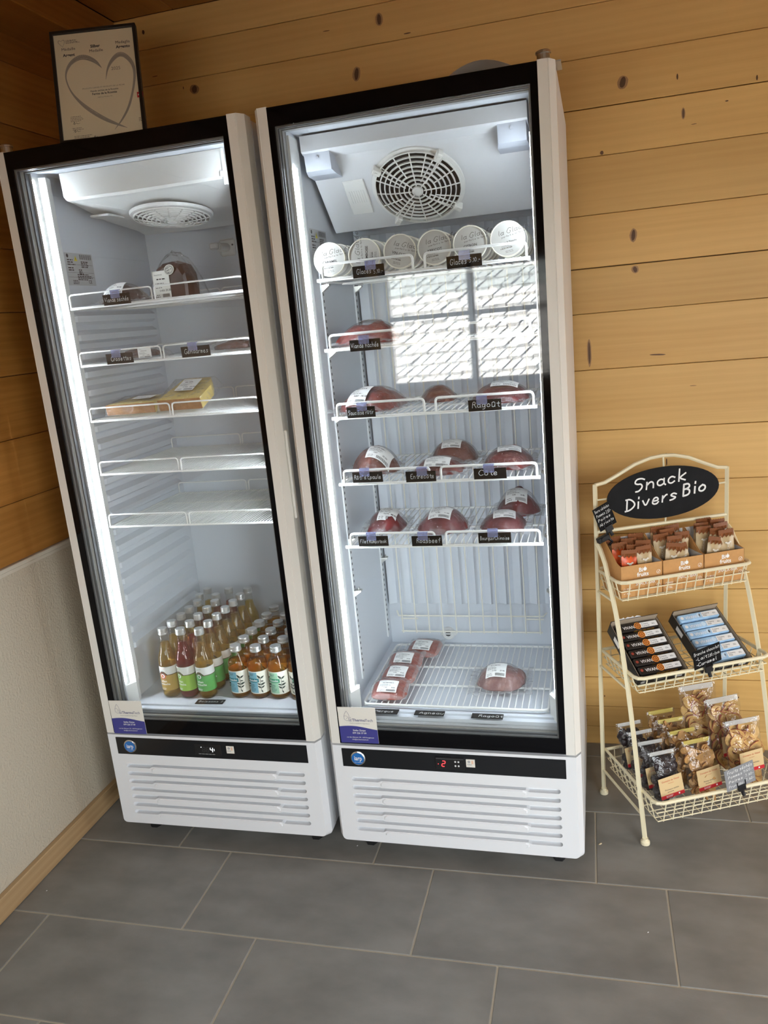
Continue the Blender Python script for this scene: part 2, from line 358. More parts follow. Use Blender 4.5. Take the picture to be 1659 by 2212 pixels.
def knot(x, z, w, h, rot=0, halo=True):
    for o in bobs:
        zc = o.location.z; hh = max(v.co.z for v in o.data.vertices)
        if abs(z - zc) <= hh + .004:
            m = MB()
            for (k, yy, mi) in ((1.9, -.0014, 1), (1, -.0017, 0)):
                if k > 1 and not halo: continue
                kw, kh = (w / 2 * k, h / 2 * (1.25 if k > 1 else 1))
                m.add([(kw * math.cos(2 * PI * q / 14) * (1 + .15 * R_.random()), yy, kh * math.sin(2 * PI * q / 14) * (1 + .15 * R_.random())) for q in range(14)], [tuple(range(14))], mi)
            k_ = link('knot', m.mesh('knot', [KNOT, KNOT2]), o, TR(x - o.location.x, 0, z - zc, 0, 0, rot)); return
def wpx(u, v):
    rr = cam.matrix_world.to_3x3() @ Vector(((u - 829.5) / 1719.75, -(v - 1106) / 1719.75, -1)); c = cam.matrix_world.translation; t = -c.y / rr.y; return c + rr * t
for (u, v, w, h, ro, ha) in ((819, 42, .011, .026, 0, 1), (420, 193, .016, .020, .3, 1), (396, 190, .003, .008, 0, 0), (1345, 178, .014, .026, .2, 1), (1463, 166, .004, .014, 0, 0), (1635, 168, .004, .012, 0, 0), (1476, 245, .005, .022, 0, 1), (1570, 218, .008, .003, 0, 0),
    (1499, 268, .014, .0015, 0, 0), (1300, 330, .009, .010, 0, 0), (1368, 508, .010, .028, .1, 1), (1372, 582, .010, .016, -.3, 1), (1273, 762, .006, .062, 0, 1), (1421, 766, .042, .004, .06, 0), (1497, 833, .018, .0015, 0, 0), (1439, 982, .003, .010, 0, 0), (1440, 998, .003, .022, 0, 0),
    (1265, 1555, .006, .012, 0, 1), (1306, 1503, .003, .006, 0, 0), (1595, 1506, .003, .006, 0, 0), (1452, 1176, .004, .006, 0, 0), (770, 160, .012, .03, .2, 1), (310, 70, .008, .012, 0, 0), (705, 67, .02, .002, 0, 0), (335, 165, .018, .002, 0, 0), (880, 72, .02, .003, 0, 0), (655, 262, .012, .014, 0, 1)):
    p = wpx(u, v)
    if 0 < p.z < RZ and 0 < p.x < RX1: knot(p.x, p.z, w, h, ro, bool(ha))
# left wall: plaster below, ledge, boards above
PLASTER = mat('rough cream plaster', (.55, .48, .37), .9, bump=.9, bscale=150)
wl = setting('wall_left', 'left wall of rough cream plaster below and pine boards above', 'wall', MB().box(-.06, -.014, RY0, .0, .88, RZ + .05), mat('dark joint', (.05, .025, .01), .9))
part('plaster', MB().box(-.06, 0, RY0, 0, -.02, .884), PLASTER, wl)
lz = [.8965, 1.0590, 1.2308, 1.4030, 1.5760, 1.748, 1.92, 2.091, 2.2615, 2.384]
for i in range(len(lz) - 1):
    h = lz[i + 1] - lz[i]
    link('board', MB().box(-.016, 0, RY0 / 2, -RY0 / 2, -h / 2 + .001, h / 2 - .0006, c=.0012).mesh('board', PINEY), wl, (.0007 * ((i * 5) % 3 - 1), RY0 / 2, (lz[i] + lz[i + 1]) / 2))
setting('trim_1', 'narrow cream ledge strip between plaster and boards on the left wall', 'trim', MB().box(-.01, .010, RY0, 0, .8845, .8965, c=.002).box(-.01, .005, RY0, 0, .874, .8838, c=.001), mat('cream trim', (.62, .56, .46), .6))
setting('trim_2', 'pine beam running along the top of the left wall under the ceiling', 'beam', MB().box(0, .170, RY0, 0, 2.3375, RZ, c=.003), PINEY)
setting('baseboard_left', 'plain oak skirting board along the left wall', 'skirting', MB().box(0, .018, RY0, -.001, .001, .065, c=.002), OAK)
ce = setting('ceiling', 'pine board ceiling', 'ceiling', MB().box(-.05, RX1, RY0, .03, RZ + .012, RZ + .05), mat('dark joint', (.05, .025, .01), .9))
xx = .17; cme = {}
while xx < RX1:
    w = min(.2037, RX1 - xx)
    if round(w, 4) not in cme: cme[round(w, 4)] = MB().box(-w / 2 + .001, w / 2 - .0006, RY0 / 2, -RY0 / 2, 0, .014, c=.0012).mesh('board', PINEY)
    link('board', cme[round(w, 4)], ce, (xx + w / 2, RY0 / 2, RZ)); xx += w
# wall behind the viewer with window and an added glazed door for light
def holed_wall(x0, x1, z0, z1, holes, y0, y1):
    m = MB(); xs = sorted({x0, x1, *[h[0] for h in holes], *[h[1] for h in holes]})
    for a, b in zip(xs, xs[1:]):
        hz = sorted((h[2], h[3]) for h in holes if h[0] <= a and h[1] >= b); z = z0
        for (c, d) in hz:
            if c > z: m.box(a, b, y0, y1, z, c)
            z = d
        if z < z1: m.box(a, b, y0, y1, z, z1)
    return m
setting('wall_front', 'pine wall behind the viewer with a casement window and an added glazed door', 'wall', holed_wall(-.05, RX1, -.02, RZ + .05, [WIN, ADDED_DOOR], RY0 - .12, RY0), wood('pine wall', (.42, .27, .12), (.32, .18, .07)))
setting('wall_right', 'pine wall on the right outside the view', 'wall', (lambda m: (setattr(m, 'v', [(RX1 - y, x, z) for x, y, z in m.v]), m)[1])(holed_wall(RY0 - .12, .05, -.02, RZ + .05, [ADDED_WIN], -.05, 0)), PINEY)
WF = mat('brown window wood', (.34, .21, .10), .4)
m = MB(); a, b, c, d = WIN
for q in ((a, b, c, c + .03), (a, b, d - .03, d), (a, a + .04, c, d), (b - .04, b, c, d), (.922, .958, c, d), (1.37, 1.406, c, d), (a, b, 1.435, 1.458)): m.box(q[0], q[1], RY0 - .07, RY0 - .03, q[2], q[3], c=.004)
w1 = setting('window_1', 'brown wooden casement window behind the viewer looking onto a tiled roof', 'window', m, WF)
part('casing', MB().box(a - .06, a, RY0, RY0 + .02, c - .06, d + .06, c=.004).box(b, b + .06, RY0, RY0 + .02, c - .06, d + .06, c=.004).box(a, b, RY0, RY0 + .02, d, d + .06, c=.004).box(a - .08, b + .08, RY0, RY0 + .05, c - .05, c - .02, c=.004), PINE, w1)
PANE = clear('window pane', (.98, .99, .99), 0)
for (x0, x1) in ((a + .04, .922), (.958, 1.37), (1.406, b - .04)):
    for (z0, z1) in ((c + .03, 1.435), (1.458, d - .03)): part('pane', MB().box(x0, x1, RY0 - .052, RY0 - .048, z0, z1), PANE, w1)
LACE = clear('white lace', (.88, .96, .97), .6, .25, (.85, .92, .93))
for (x0, x1) in ((a + .03, .94), (.945, 1.388), (1.392, b - .03)):
    n = 24; m = MB(); top = []; bot = []
    for i in range(n + 1):
        x = x0 + (x1 - x0) * i / n; yy = RY0 - .015 + .006 * math.sin(i * 1.7); top.append((x, yy, d - .035)); bot.append((x, yy, d - .13 - .02 * abs(math.sin(i * PI / 6))))
    m.add(top + bot, [(i, i + 1, n + 2 + i, n + 1 + i) for i in range(n)])
    part('lace_valance', m, LACE, w1)
m = MB(); a, b, c, d = ADDED_DOOR
for q in ((a, a + .08, c, d), (b - .08, b, c, d), (a, b, d - .08, d), (a, b, c, c + .14)): m.box(q[0], q[1], RY0 - .08, RY0 - .03, q[2], q[3], c=.004)
d1 = setting('added_door', 'unseen glazed door added behind the viewer to light the lower room', 'door', m, WF)
part('pane', MB().box(a + .08, b - .08, RY0 - .06, RY0 - .054, c + .14, d - .08), PANE, d1)
part('door_handle', MB().tube([(a + .04, RY0 - .03, 1.05), (a + .04, RY0 + .03, 1.05), (a + .14, RY0 + .03, 1.05)], .009, 8), STEEL, d1)
a, b, c, d = ADDED_WIN; m = MB()
for q in ((a, b, c, c + .06), (a, b, d - .06, d), (a, a + .06, c, d), (b - .06, b, c, d), ((a + b) / 2 - .03, (a + b) / 2 + .03, c, d)): m.box(RX1 + .005, RX1 + .04, q[0], q[1], q[2], q[3], c=.004)
w2 = setting('added_window', 'unseen low window added in the right wall for light from the side', 'window', m, WF)
for (y0, y1) in ((a + .06, (a + b) / 2 - .03), ((a + b) / 2 + .03, b - .06)): part('pane', MB().box(RX1 + .02, RX1 + .024, y0, y1, c + .06, d - .06), PANE, w2)
# outside: ground and the neighbour's tiled roof
setting('ground', 'dark gravel ground outside the window', 'ground', MB().box(-9, 12, -16, RY0 - .13, -.35, -.3), mat('gravel', (.10, .095, .09), .9, noise=.3, nscale=4))
SH = mat('weathered roof shingle', (.66, .62, .58), .8, noise=.5, nscale=9)
rf = thing('neighbour_roof', 'weathered shingled roof slope seen reflected in the freezer door', 'roof', TR(0, -6.2, .3))
part('roof_deck', MB().add([(-6, 0, -.1), (2.5, 0, -.1), (2.5, -3.0, 2.2), (-6, -3.0, 2.2)], [(0, 1, 2, 3)]).add([(-6, 0, -.6), (2.5, 0, -.6), (2.5, 0, -.1), (-6, 0, -.1)], [(0, 1, 2, 3)]), mat('roof deck', (.16, .14, .13), .9), rf)
m = MB(); r = random.Random(3)
for k in range(22):
    t0 = k / 22; x = -2.6 + 2.0 * t0
    while x < 2.6 + 2.0 * t0:
        w = r.uniform(.10, .15); e = r.uniform(0, .03); p = lambda xx, t, up: (xx + 2.0 * (t - t0), -3.0 * t + up * .6, -.1 + 2.3 * t + up * .78)
        v = [p(x, t0 - .008, .04 + e), p(x + w - .016, t0 - .008, .04 + e), p(x + w - .016, t0 + .055, .012), p(x, t0 + .055, .012), p(x, t0 - .008, .0), p(x + w - .016, t0 - .008, .0)]
        m.add(v, [(0, 1, 2, 3), (4, 5, 1, 0)]); x += w
part('shingles', m, SH, rf, kind='stuff')
LEAF = mat('hillside green', (.17, .19, .13), .9, noise=.6, nscale=3)
hill = MB().grid(24, 8, lambda u, v: (-14 + 32 * u, -15 - 3 * v + .8 * math.sin(u * 40), -.4 + 2.3 * v * (.8 + .2 * math.sin(u * 23) + .1 * math.sin(u * 61))))
setting('hillside', 'green wooded slope beyond the roof', 'hill', hill, LEAF)
# ================================================================ REFRIGERATORS
def vprism(m, poly, z0, z1, mi=0):
    n = len(poly); ar = sum(poly[i][0] * poly[(i + 1) % n][1] - poly[(i + 1) % n][0] * poly[i][1] for i in range(n))
    if ar < 0: poly = poly[::-1]
    return m.add([(x, y, z0) for x, y in poly] + [(x, y, z1) for x, y in poly], [tuple(range(n))[::-1], tuple(range(n, 2 * n))] + [(i, (i + 1) % n, (i + 1) % n + n, i + n) for i in range(n)], mi)
def ring(m, o, i, d0, d1, mi=0):
    """rectangular frame, o/i = (u0,u1,z0,z1)"""
    for (a, b, c, d) in ((o[0], i[0], o[2], o[3]), (i[1], o[1], o[2], o[3]), (i[0], i[1], i[3], o[3]), (i[0], i[1], o[2], i[2])): m.box(a, b, d0, d1, c, d, mi)
    return m
Wd, ZB, ZD, ZT = .67, .053, .3605, 1.945
def louvre_panel():
    bm = bmesh.new(); loops = []
    def loop(pts, y): 
        vs = [bm.verts.new((x, y, z)) for x, z in pts]; return vs
    zt, zb = .353, .058; r = .012
    outer = [(.012, zt), (.012, zb + r)] + [(.012 + r - r * math.cos(a), zb + r - r * math.sin(a)) for a in (PI / 8, PI / 4, 3 * PI / 8)] + [(.012 + r, zb), (.658 - r, zb)] + [(.658 - r + r * math.sin(a), zb + r - r * math.cos(a)) for a in (PI / 8, PI / 4, 3 * PI / 8)] + [(.658, zb + r), (.658, zt)]
    o0 = loop(outer, 0)
    k = 1.0
    rim = [((x - .335) * (.67 / .646) + .335, zt if z > .3 else (z - .2) * (1.035) + .2) for x, z in outer]; o1 = loop(rim, .020)
    o2 = loop(rim, .058)
    edges = []
    n = len(o0)
    for i in range(n): edges.append(bm.edges.new((o0[i], o0[(i + 1) % n])))
    slots = []
    for s in range(7):
        zc = .2525 - s * .0259; h = .0066; lo = s % 2 == 0
        hm = .0022
        pts = []
        for q in range(7): a = PI / 2 + PI * q / 6; pts.append((.062 + h * math.cos(a), zc + h * math.sin(a)))
        zl, zh = (zc - hm, zc + h) if lo else (zc - h, zc + hm)
        if lo: pts += [(.132, zc - h), (.140, zl), (.528, zl), (.536, zc - h)]
        for q in range(7): a = -PI / 2 + PI * q / 6; pts.append((.610 + h * math.cos(a), zc + h * math.sin(a)))
        if not lo: pts += [(.536, zc + h), (.528, zh), (.140, zh), (.132, zc + h)]
        vs = loop(pts, 0); slots.append((vs, pts))
        for i in range(len(vs)): edges.append(bm.edges.new((vs[i], vs[(i + 1) % len(vs)])))
    bmesh.ops.triangle_fill(bm, use_beauty=True, use_dissolve=False, edges=edges, normal=(0, -1, 0))
    for vs, pts in slots:
        b = loop(pts, .017); m = len(vs)
        for i in range(m): bm.faces.new((vs[i], vs[(i + 1) % m], b[(i + 1) % m], b[i]))
        bm.faces.new(b)
    for A, B in ((o0, o1), (o1, o2)):
        for i in range(n): bm.faces.new((A[i], A[(i + 1) % n], B[(i + 1) % n], B[i]))
    # raised pads between slots
    def pad(z0, z1):
        P = [(.146, z0), (.522, z0), (.530, (z0 * .7 + z1 * .3)), (.530, z1 * .7 + z0 * .3), (.522, z1), (.146, z1), (.138, z1 * .7 + z0 * .3), (.138, z0 * .7 + z1 * .3)]
        a = loop(P, -.0001); c = loop([((x - .334) * .985 + .334, (z - (z0 + z1) / 2) * .8 + (z0 + z1) / 2) for x, z in P], -.0028)
        for i in range(8): bm.faces.new((a[i], a[(i + 1) % 8], c[(i + 1) % 8], c[i]))
        bm.faces.new(c)
    for s in (0, 2, 4): z = .2525 - s * .0259; pad(z - .0259 + .0034, z - .0034)
    pad(.2525 - 6 * .0259 - .019, .2525 - 6 * .0259 - .0034)
    bmesh.ops.recalc_face_normals(bm, faces=bm.faces)
    me = bpy.data.meshes.new('front_panel'); bm.to_mesh(me); bm.free(); me.materials.append(WHITE); return me
LOUVRE = louvre_panel()
BLUE = mat('badge blue', (.02, .16, .50), .25, coat=.5); SILV = mat('brushed silver', (.72, .72, .70), .25, 1)
CARDW = mat('card cream', (.80, .77, .70), .5); CARDB = mat('card navy', (.055, .055, .26), .5)
REDL = mat('red led digit', (1, .05, .06), .5, emit=2.2); WHL = mat('white led digit', (.9, .95, 1), .5, emit=1.6); DIM = mat('dim digit', (.05, .05, .05), .4)
def led_unit(t, s, side, zt=1.895, zb=.478):
    zl = 1.825 if s == 'R' else zt - .01
    f = (lambda u: u) if side == 'l' else (lambda u: Wd - u)
    m = MB(); vprism(m, [(f(.046), .0585), (f(.0605), .0585), (f(.0605), .084), *([(f(.0785), .0895), (f(.072), .118)] if s == 'L' else [(f(.0605), .118)]), (f(.046), .118)], zb, zt)
    hs = part('lamp_housing', m, PLAST, t)
    dl = .0675 if s == 'L' else .0800
    m = MB(); vprism(m, [(f(.0604), .0605), (f(.0618), .0605), (f(.0618), dl), (f(.0604), dl)] if (s, side) != ('R', 'l') else [(.0603, .0600), (.0615, .0600), (.0672, .0770), (.0603, .0800)], zb + .01, zl)
    part('led_strip', m, LEDL if s == 'L' else LEDM, hs)
    m = MB(); vprism(m, [(f(.046), .060), (f(.058), .060), (f(.0765), .092), (f(.070), .114), (f(.046), .114)], .41, zb); part('lower_cover', m, PLAST, hs)
def digit(m, ch, x, z, h, mi, y):
    segs = {'8': 'abcdefg', '2': 'abged', '4': 'fgbc'}[ch]; w = h * .5; tk = h * .12
    sh = lambda px, pz: (x + px + pz * .12, y, z + pz)
    pos = {'a': (0, h, w, h), 'b': (w, h / 2, w, h), 'c': (w, 0, w, h / 2), 'd': (0, 0, w, 0), 'e': (0, 0, 0, h / 2), 'f': (0, h / 2, 0, h), 'g': (0, h / 2, w, h / 2)}
    for g in segs:
        a, b, c, d = pos[g]
        if a == c: q = [(a - tk / 2, b + tk * .4), (a + tk / 2, b + tk * .4), (a + tk / 2, d - tk * .4), (a - tk / 2, d - tk * .4)]
        else: q = [(a + tk * .4, b - tk / 2), (c - tk * .4, b - tk / 2), (c - tk * .4, b + tk / 2), (a + tk * .4, b + tk / 2)]
        m.add([sh(*p) for p in q], [(0, 1, 2, 3)], mi)
def fridge(s, label, uw, dback, zfl):
    t = thing('refrigerator', label, 'refrigerator', FRI[s], 'glass door refrigerators side by side')
    gx = {'L': (.0529, .6207, .4022, 1.904), 'R': (.0501, .6183, .4012, 1.905)}[s]
    # cabinet
    m = MB(); m.box(0, .045, .06, .645, .065, 1.94); m.box(.625, .67, .06, .645, .065, 1.94); m.box(.045, .625, .60, .645, .065, 1.94); m.box(.045, .625, .06, .60, 1.912, 1.94); m.box(.045, .625, .06, .60, .065, zfl - .012)
    cab = part('cabinet', m, WHITE, t)
    m = MB(); u0, u1 = uw, Wd - uw
    m.box(.044, u0, .058, dback + .01, zfl - .012, 1.913); m.box(u1, .626, .058, dback + .01, zfl - .012, 1.913); m.box(u0, u1, dback, dback + .02, zfl - .012, 1.913); m.box(u0, u1, .058, dback, 1.905, 1.913); m.box(u0, u1, .075, dback, zfl - .012, zfl)
    m.box(u0, u1, .058, .078, zfl - .03, zfl - .006)
    lin = part('liner', m, LINER, t)
    if s == 'L':
        rb = MB(); prof = [(0, 0), (.016, .008), (.016, .024), (0, .036)]
        d0, d1 = .125, .545; v = []
        for (d, k) in ((d0 - .02, .0), (d0, 1), (d1, 1), (d1 + .02, 0)):
            for (px, pz) in prof: v.append((px * k, d, pz if k else .010 + pz * .45))
        f = [(a * 4 + j, a * 4 + j + 1, (a + 1) * 4 + j + 1, (a + 1) * 4 + j) for a in range(3) for j in range(3)] + [(0, 3, 2, 1), (12, 13, 14, 15)]
        rb.add(v, f); rme = rb.mesh('shelf_rib', LINER)
        for k in range(20):
            z = 1.562 - .0503 * k - .040
            link('shelf_rib', rme, lin, TR(u0, 0, z)); link('shelf_rib', rme, lin, Matrix.Translation((u1, 0, z)) @ Matrix.Diagonal((-1, 1, 1, 1)))
    else:
        for (uu, sg) in ((u0, 1), (u1, -1)):
            for d in (.185, .487):
                st = part('slotted_standard', MB().box(uu, uu + sg * .004, d, d + .018, .46, 1.60), mat('standard white', (.74, .76, .78), .35), lin)
                ho = MB()
                for k in range(66): ho.box(uu + sg * .0038, uu + sg * .0045, d + .006, d + .012, .48 + k * .017, .487 + k * .017)
                o = part('slots', ho, DGREY, t); o['kind'] = 'stuff'
    # louvred base, feet
    link('front_panel', LOUVRE, t)
    FT = MB().lathe([(.018, 0), (.020, .006), (.020, .030), (.012, .034), (.012, .07)], 6).mesh('foot', BLACKM)
    for (u, d) in ((.07, .075), (.60, .075), (.07, .58), (.60, .58)): link('foot', FT, t, (u, d, 0))
    part('base_pan', MB().box(.03, .64, .10, .60, .040, .066), DGREY, t)
    # control strip
    cp = part('control_panel', MB().box(.0372, .6325, -.0016, .004, .2905, .3450, c=.0008), mat('control strip black', (.012, .013, .015), .18), t)
    m = MB(); m.lathe([(.0, -.003), (.0175, -.003), (.0175, -.0028), (.0205, -.0012), (.0205, .0005)], 32, 0, Matrix.Rotation(PI / 2, 4, 'X') @ Matrix.Diagonal((1, 1, -1, 1)))
    bd = part('badge', m, SILV, cp, TR(.0825, -.0016, .3178))
    m = MB(); disc(m, 0, 0, .0172, -.0036, 32); ftext(m, 'iarp', .0008, -.0045, .0185, -.0040, 'C', .012, 1, sx=.78); ftext(m, 'smart refrigeration', .001, -.0112, .0030, -.0040, 'C', 0, 1)
    part('badge_face', m, [BLUE, CHALK], bd)
    if s == 'R':
        dp = part('display', MB().box(.2965, .3752, -.006, .0, .3010, .3365, c=.0015), BLACKM, cp)
        m = MB(); digit(m, '2', .3135, .3105, .016, 0, -.0064); disc(m, .3045, .317, .0012, -.0064, 8, 0)
        for (x, z) in ((.350, .3255), (.3585, .3255), (.350, .3135), (.3585, .3135)): disc(m, x, z, .0026, -.0064, 10, 1)
        rect(m, .299, .3725, .3325, .3332, -.0064, 2); part('digits', m, [REDL, mat('button print', (.7, .7, .7), .5), mat('display trim', (.2, .2, .2), .4)], dp)
        sx = .3775
    else:
        dp = part('display', MB().box(.2910, .3730, -.0028, .0, .3005, .3345, c=.001), BLACKM, cp)
        m = MB(); digit(m, '8', .315, .311, .015, 1, -.0031); digit(m, '8', .327, .311, .015, 1, -.0031); digit(m, '4', .339, .311, .015, 0, -.0031)
        for (x, z) in ((.311, .325), (.351, .320), (.351, .316)): rect(m, x, x + .0025, z, z + .0018, -.0031, 0)
        lines(m, .302, .362, .3035, .0022, 1, .01, -.0031, 2, 5); part('digits', m, [WHL, DIM, mat('display grey', (.25, .25, .25), .4)], dp)
        sx = .3900
    st = part('service_sticker', MB().box(sx, sx + .0235, -.0024, 0, .3095, .3325, c=.0004), mat('sticker cream', (.82, .78, .70), .5), cp)
    m = MB(); disc(m, sx + .008, .3255, .0035, -.0026, 12, 0, r0=.0012); ftext(m, 'iSRA', sx + .003, .3155, .0062, -.0026, 'L', .01, 0); rect(m, sx + .0145, sx + .0195, .3195, .3290, -.0026, 1); part('print', m, [mat('sticker grey', (.3, .3, .32), .6), mat('sticker peach', (.80, .52, .36), .6)], st)
    # door
    m = ring(MB(), (.0358, .6342, ZD, ZT), gx, 0, .006)
    bl = part('door_border', m, BLACKG, t)
    m = ring(MB(), (.0358, .6342, ZD, ZT), (gx[0] + .004, gx[1] - .004, gx[2] + .004, gx[3] - .004), .0062, .010, 0)
    ring(m, (.0358, .6342, ZD, ZT), (gx[0] + .001, gx[1] - .001, gx[2] + .001, gx[3] - .001), .010, .022, 1)
    ring(m, (.0358, .6342, ZD, ZT), (gx[0] + .003, gx[1] - .003, gx[2] + .003, gx[3] - .003), .022, .027, 0)
    ring(m, (.0358, .6342, ZD, ZT), (gx[0] + .0005, gx[1] - .0005, gx[2] + .0005, gx[3] - .0005), .0305, .040, 2); ring(m, (.0358, .6342, ZD, ZT), (gx[0] + .003, gx[1] - .003, gx[2] + .003, gx[3] - .003), .041, .056, 3)
    part('door_inner_frame', m, [SPACER, DGREY, mat('inner profile', (.22, .205, .18), .5), DGREY if s == 'L' else mat('pale gasket', (.34, .34, .34), .6)], t)
    part('glass_pane', MB().box(gx[0], gx[1], .0015, .0055, gx[2], gx[3]), GLASS, t)
    part('glass_pane', MB().box(gx[0], gx[1], .0273, .0303, gx[2], gx[3]), GLASS, t)
    for (f, nm) in ((lambda u: u, 'l'), (lambda u: Wd - u, 'r')):
        m = MB(); vprism(m, [(f(0), .056), (f(0), .020), (f(.0125), 0), (f(.0135), .0), (f(.0140), .0009), (f(.0150), .0009), (f(.0155), 0), (f(.0358), -.0004), (f(.0358), .056)], ZD - .002, ZT + .002)
        part('door_stile', m, STRIP, t)
    if s == 'L':
        part('door_handle', MB().box(.6702, .677, .024, .040, .985, 1.215, c=.002), STRIP, t)
    hx = .646 if s == 'R' else .024
    part('hinge', MB().lathe([(.015, 0), (.0165, .002), (.0165, .007), (.0135, .008), (.0135, .0185), (.0160, .019), (.0160, .023), (.013, .025)], 16, 0, Matrix.Translation((hx, .032, ZT))).box(hx - .012, hx + .035, .03, .10, ZT, ZT + .003), STEEL, t, smooth=False)
    part('hinge_pin', MB().lathe([(.008, 0), (.008, .008)], 10, 0, Matrix.Translation((.646 if s == 'R' else .026, .02, .3525))), STEEL, t)
    led_unit(t, s, 'l'); led_unit(t, s, 'r')
    # evaporator cover and fan grille
    if s == 'L':
        m = MB(); prof = [(.115, 1.904), (.118, 1.842), (.124, 1.836), (.140, 1.834), (.30, 1.800), (.46, 1.786), (.50, 1.778), (.54, 1.80), (.54, 1.904)]
        def sec(u, k): return [(u, d, z if z > 1.9 else (z + k * (1.904 - z) * .55)) for d, z in prof]
        us = [(.103, .16), (.108, .03), (.118, 0), (.30, -.06), (.47, -.02), (.550, 0), (.560, .0), (.564, .10)]
        n = len(prof); v = []
        for (u, k) in us: v += sec(u, k)
        m.add(v, [(a * n + j, a * n + j + 1, (a + 1) * n + j + 1, (a + 1) * n + j) for a in range(len(us) - 1) for j in range(n - 1)] + [tuple(range(n))[::-1], tuple(range((len(us) - 1) * n, len(us) * n))])
        ev = part('evaporator_cover', m, PLAST, t)
        part('cover_tab', MB().box(.548, .580, .113, .135, 1.838, 1.856, c=.004).box(.560, .568, .112, .50, 1.82, 1.905), PLAST, ev)
        part('cover_recess', MB().box(.118, .175, .20, .30, 1.806, 1.812, c=.002), PLAST, ev, TR(0, 0, -.004, 0, 0, 0))
        FM = TR(.318, .285, 1.7935, 0, math.radians(-8)) @ Matrix.Rotation(PI, 4, 'X'); fr_ = .103
    else:
        m = MB(); prof = [(.112, 1.9), (.112, 1.8655), (.118, 1.862), (.150, 1.853), (.160, 1.846), (.330, 1.697), (.338, 1.697), (.345, 1.705), (.50, 1.720), (.50, 1.9)]
        n = len(prof); us = (.068, .602)
        v = [(u, d, z) for u in us for d, z in prof]
        m.add(v, [(j, j + 1, n + j + 1, n + j) for j in range(n - 1)] + [tuple(range(n))[::-1], tuple(range(n, 2 * n))])
        ev = part('evaporator_cover', m, mat('evaporator plastic', (.70, .71, .74), .45), t)
        for u0_ in (.068, .530):
            w = .072; B = [(.119, 1.863), (.126, 1.822), (.150, 1.815), (.200, 1.812), (.205, 1.816), (.155, 1.853)]
            m = MB(); v = [(u0_ + (.004 if d < .13 else 0), d, z) for d, z in B] + [(u0_ + w - (.004 if d < .13 else 0), d, z) for d, z in B]; k = len(B)
            m.add(v, [(j, (j + 1) % k, k + (j + 1) % k, k + j) for j in range(k)] + [tuple(range(k))[::-1], tuple(range(k, 2 * k))])
            m.lathe([(.004, 0), (.004, .002)], 10, 0, Matrix.Translation((u0_ + w / 2, .119, 1.850)) @ Matrix.Rotation(PI / 2, 4, 'X'))
            part('lamp_corner_cover', m, mat('frosted cover', (.52, .55, .62), .5), ev)
        ang = math.atan2(1.846 - 1.697, .330 - .160)
        PM = TR(.320, .2420, 1.7742, 0, -ang) @ Matrix.Rotation(PI, 4, 'X')      # +z out of the sloping panel
        FM = PM; fr_ = .108
        hm = PM @ TR(-.158, -.008, 0)
        m = MB().box(-.028, .028, -.054, .054, .0, .004, c=.002)
        for k in range(7): m.box(-.018 + k * .006, -.0168 + k * .006, -.016, .022, .004, .005)
        part('inspection_hatch', m, PLAST, ev, hm)
    m = MB(); m.lathe([(fr_ + .010, -.004), (fr_ + .008, .004), (fr_ - .001, .005), (fr_ - .003, -.004)], 40)
    part('fan_surround', m, PLAST, ev, FM, smooth=False)
    part('fan_opening', MB().lathe([(0, .0006), (fr_ - .002, .0006)], 40) if s == 'L' else MB().lathe([(0, .001), (fr_ - .002, .001)], 40), mat('fan dark', (.05, .05, .055), .8) if s == 'R' else mat('fan shade', (.28, .28, .28), .8), ev, FM)
    m = MB(); nr = 8
    for k in range(nr):
        rr = fr_ * (.20 + .79 * k / (nr - 1)); hz = .006 + .010 * (1 - (rr / fr_) ** 2)
        m.lathe([(rr - .0014, hz), (rr + .0014, hz), (rr + .0014, hz + .0045), (rr - .0014, hz + .0045)], 40, closed=True)
    for k in range(16):
        a = 2 * PI * k / 16; long_ = k % 2 == 0
        r0, r1 = (.016 if long_ else fr_ * .42), fr_; hz = .009
        m.tube([(r0 * math.cos(a), r0 * math.sin(a), .019), (r1 * .6 * math.cos(a), r1 * .6 * math.sin(a), .0165), (r1 * math.cos(a), r1 * math.sin(a), .008)], .0017, 5)
    m.lathe([(0, .016), (.014, .016), (.014, .021), (.010, .0225), (0, .0225)], 20)
    if s == 'R':
        for k in range(4):
            a = PI / 4 + PI / 2 * k + .12
            for off in (-.006, .006):
                dx, dy = -math.sin(a) * off, math.cos(a) * off; m.tube([(.03 * math.cos(a) + dx, .03 * math.sin(a) + dy, .019), (fr_ * math.cos(a) + dx, fr_ * math.sin(a) + dy, .009)], .0018, 5)
            m.box(-.011, .011, -.0075, .0075, .0, .021, 0, .002)
            n0 = len(m.v) - 24
            for i in range(n0, len(m.v)):
                p = Matrix.Rotation(a, 3, 'Z') @ (Vector(m.v[i]) + Vector((fr_ + .004, 0, 0))); m.v[i] = tuple(p)
            m.lathe([(.0035, .021), (.0035, .0225), (0, .0225)], 8, 0, Matrix.Rotation(a, 4, 'Z') @ Matrix.Translation((fr_ + .005, 0, 0)))
    part('fan_grille', m, mat('grille cream', (.80, .79, .76), .4), ev, FM)
    # rating plate
    m = MB().box(0, .0006, 0, .128, 0, .086); pz = (TR(u0, .138, 1.629) if s == 'L' else TR(u0, .150, 1.612))
    pl = part('rating_plate', m, mat('plate grey', (.50, .51, .52), .4), t, pz)
    m = MB(); fn = lambda p: (.0010, p[0], p[2])
    for (x0, x1, z, h, n, g) in ((.008, .05, .066, .003, 3, .006), (.07, .120, .062, .0028, 4, .0045), (.008, .045, .045, .003, 2, .006), (.055, .075, .04, .003, 3, .005), (.045, .118, .028, .0025, 4, .0045), (.02, .05, .012, .002, 3, .004)): lines(m, x0, x1, z, h, n, g, 0, 0, int(z * 1e4), fn)
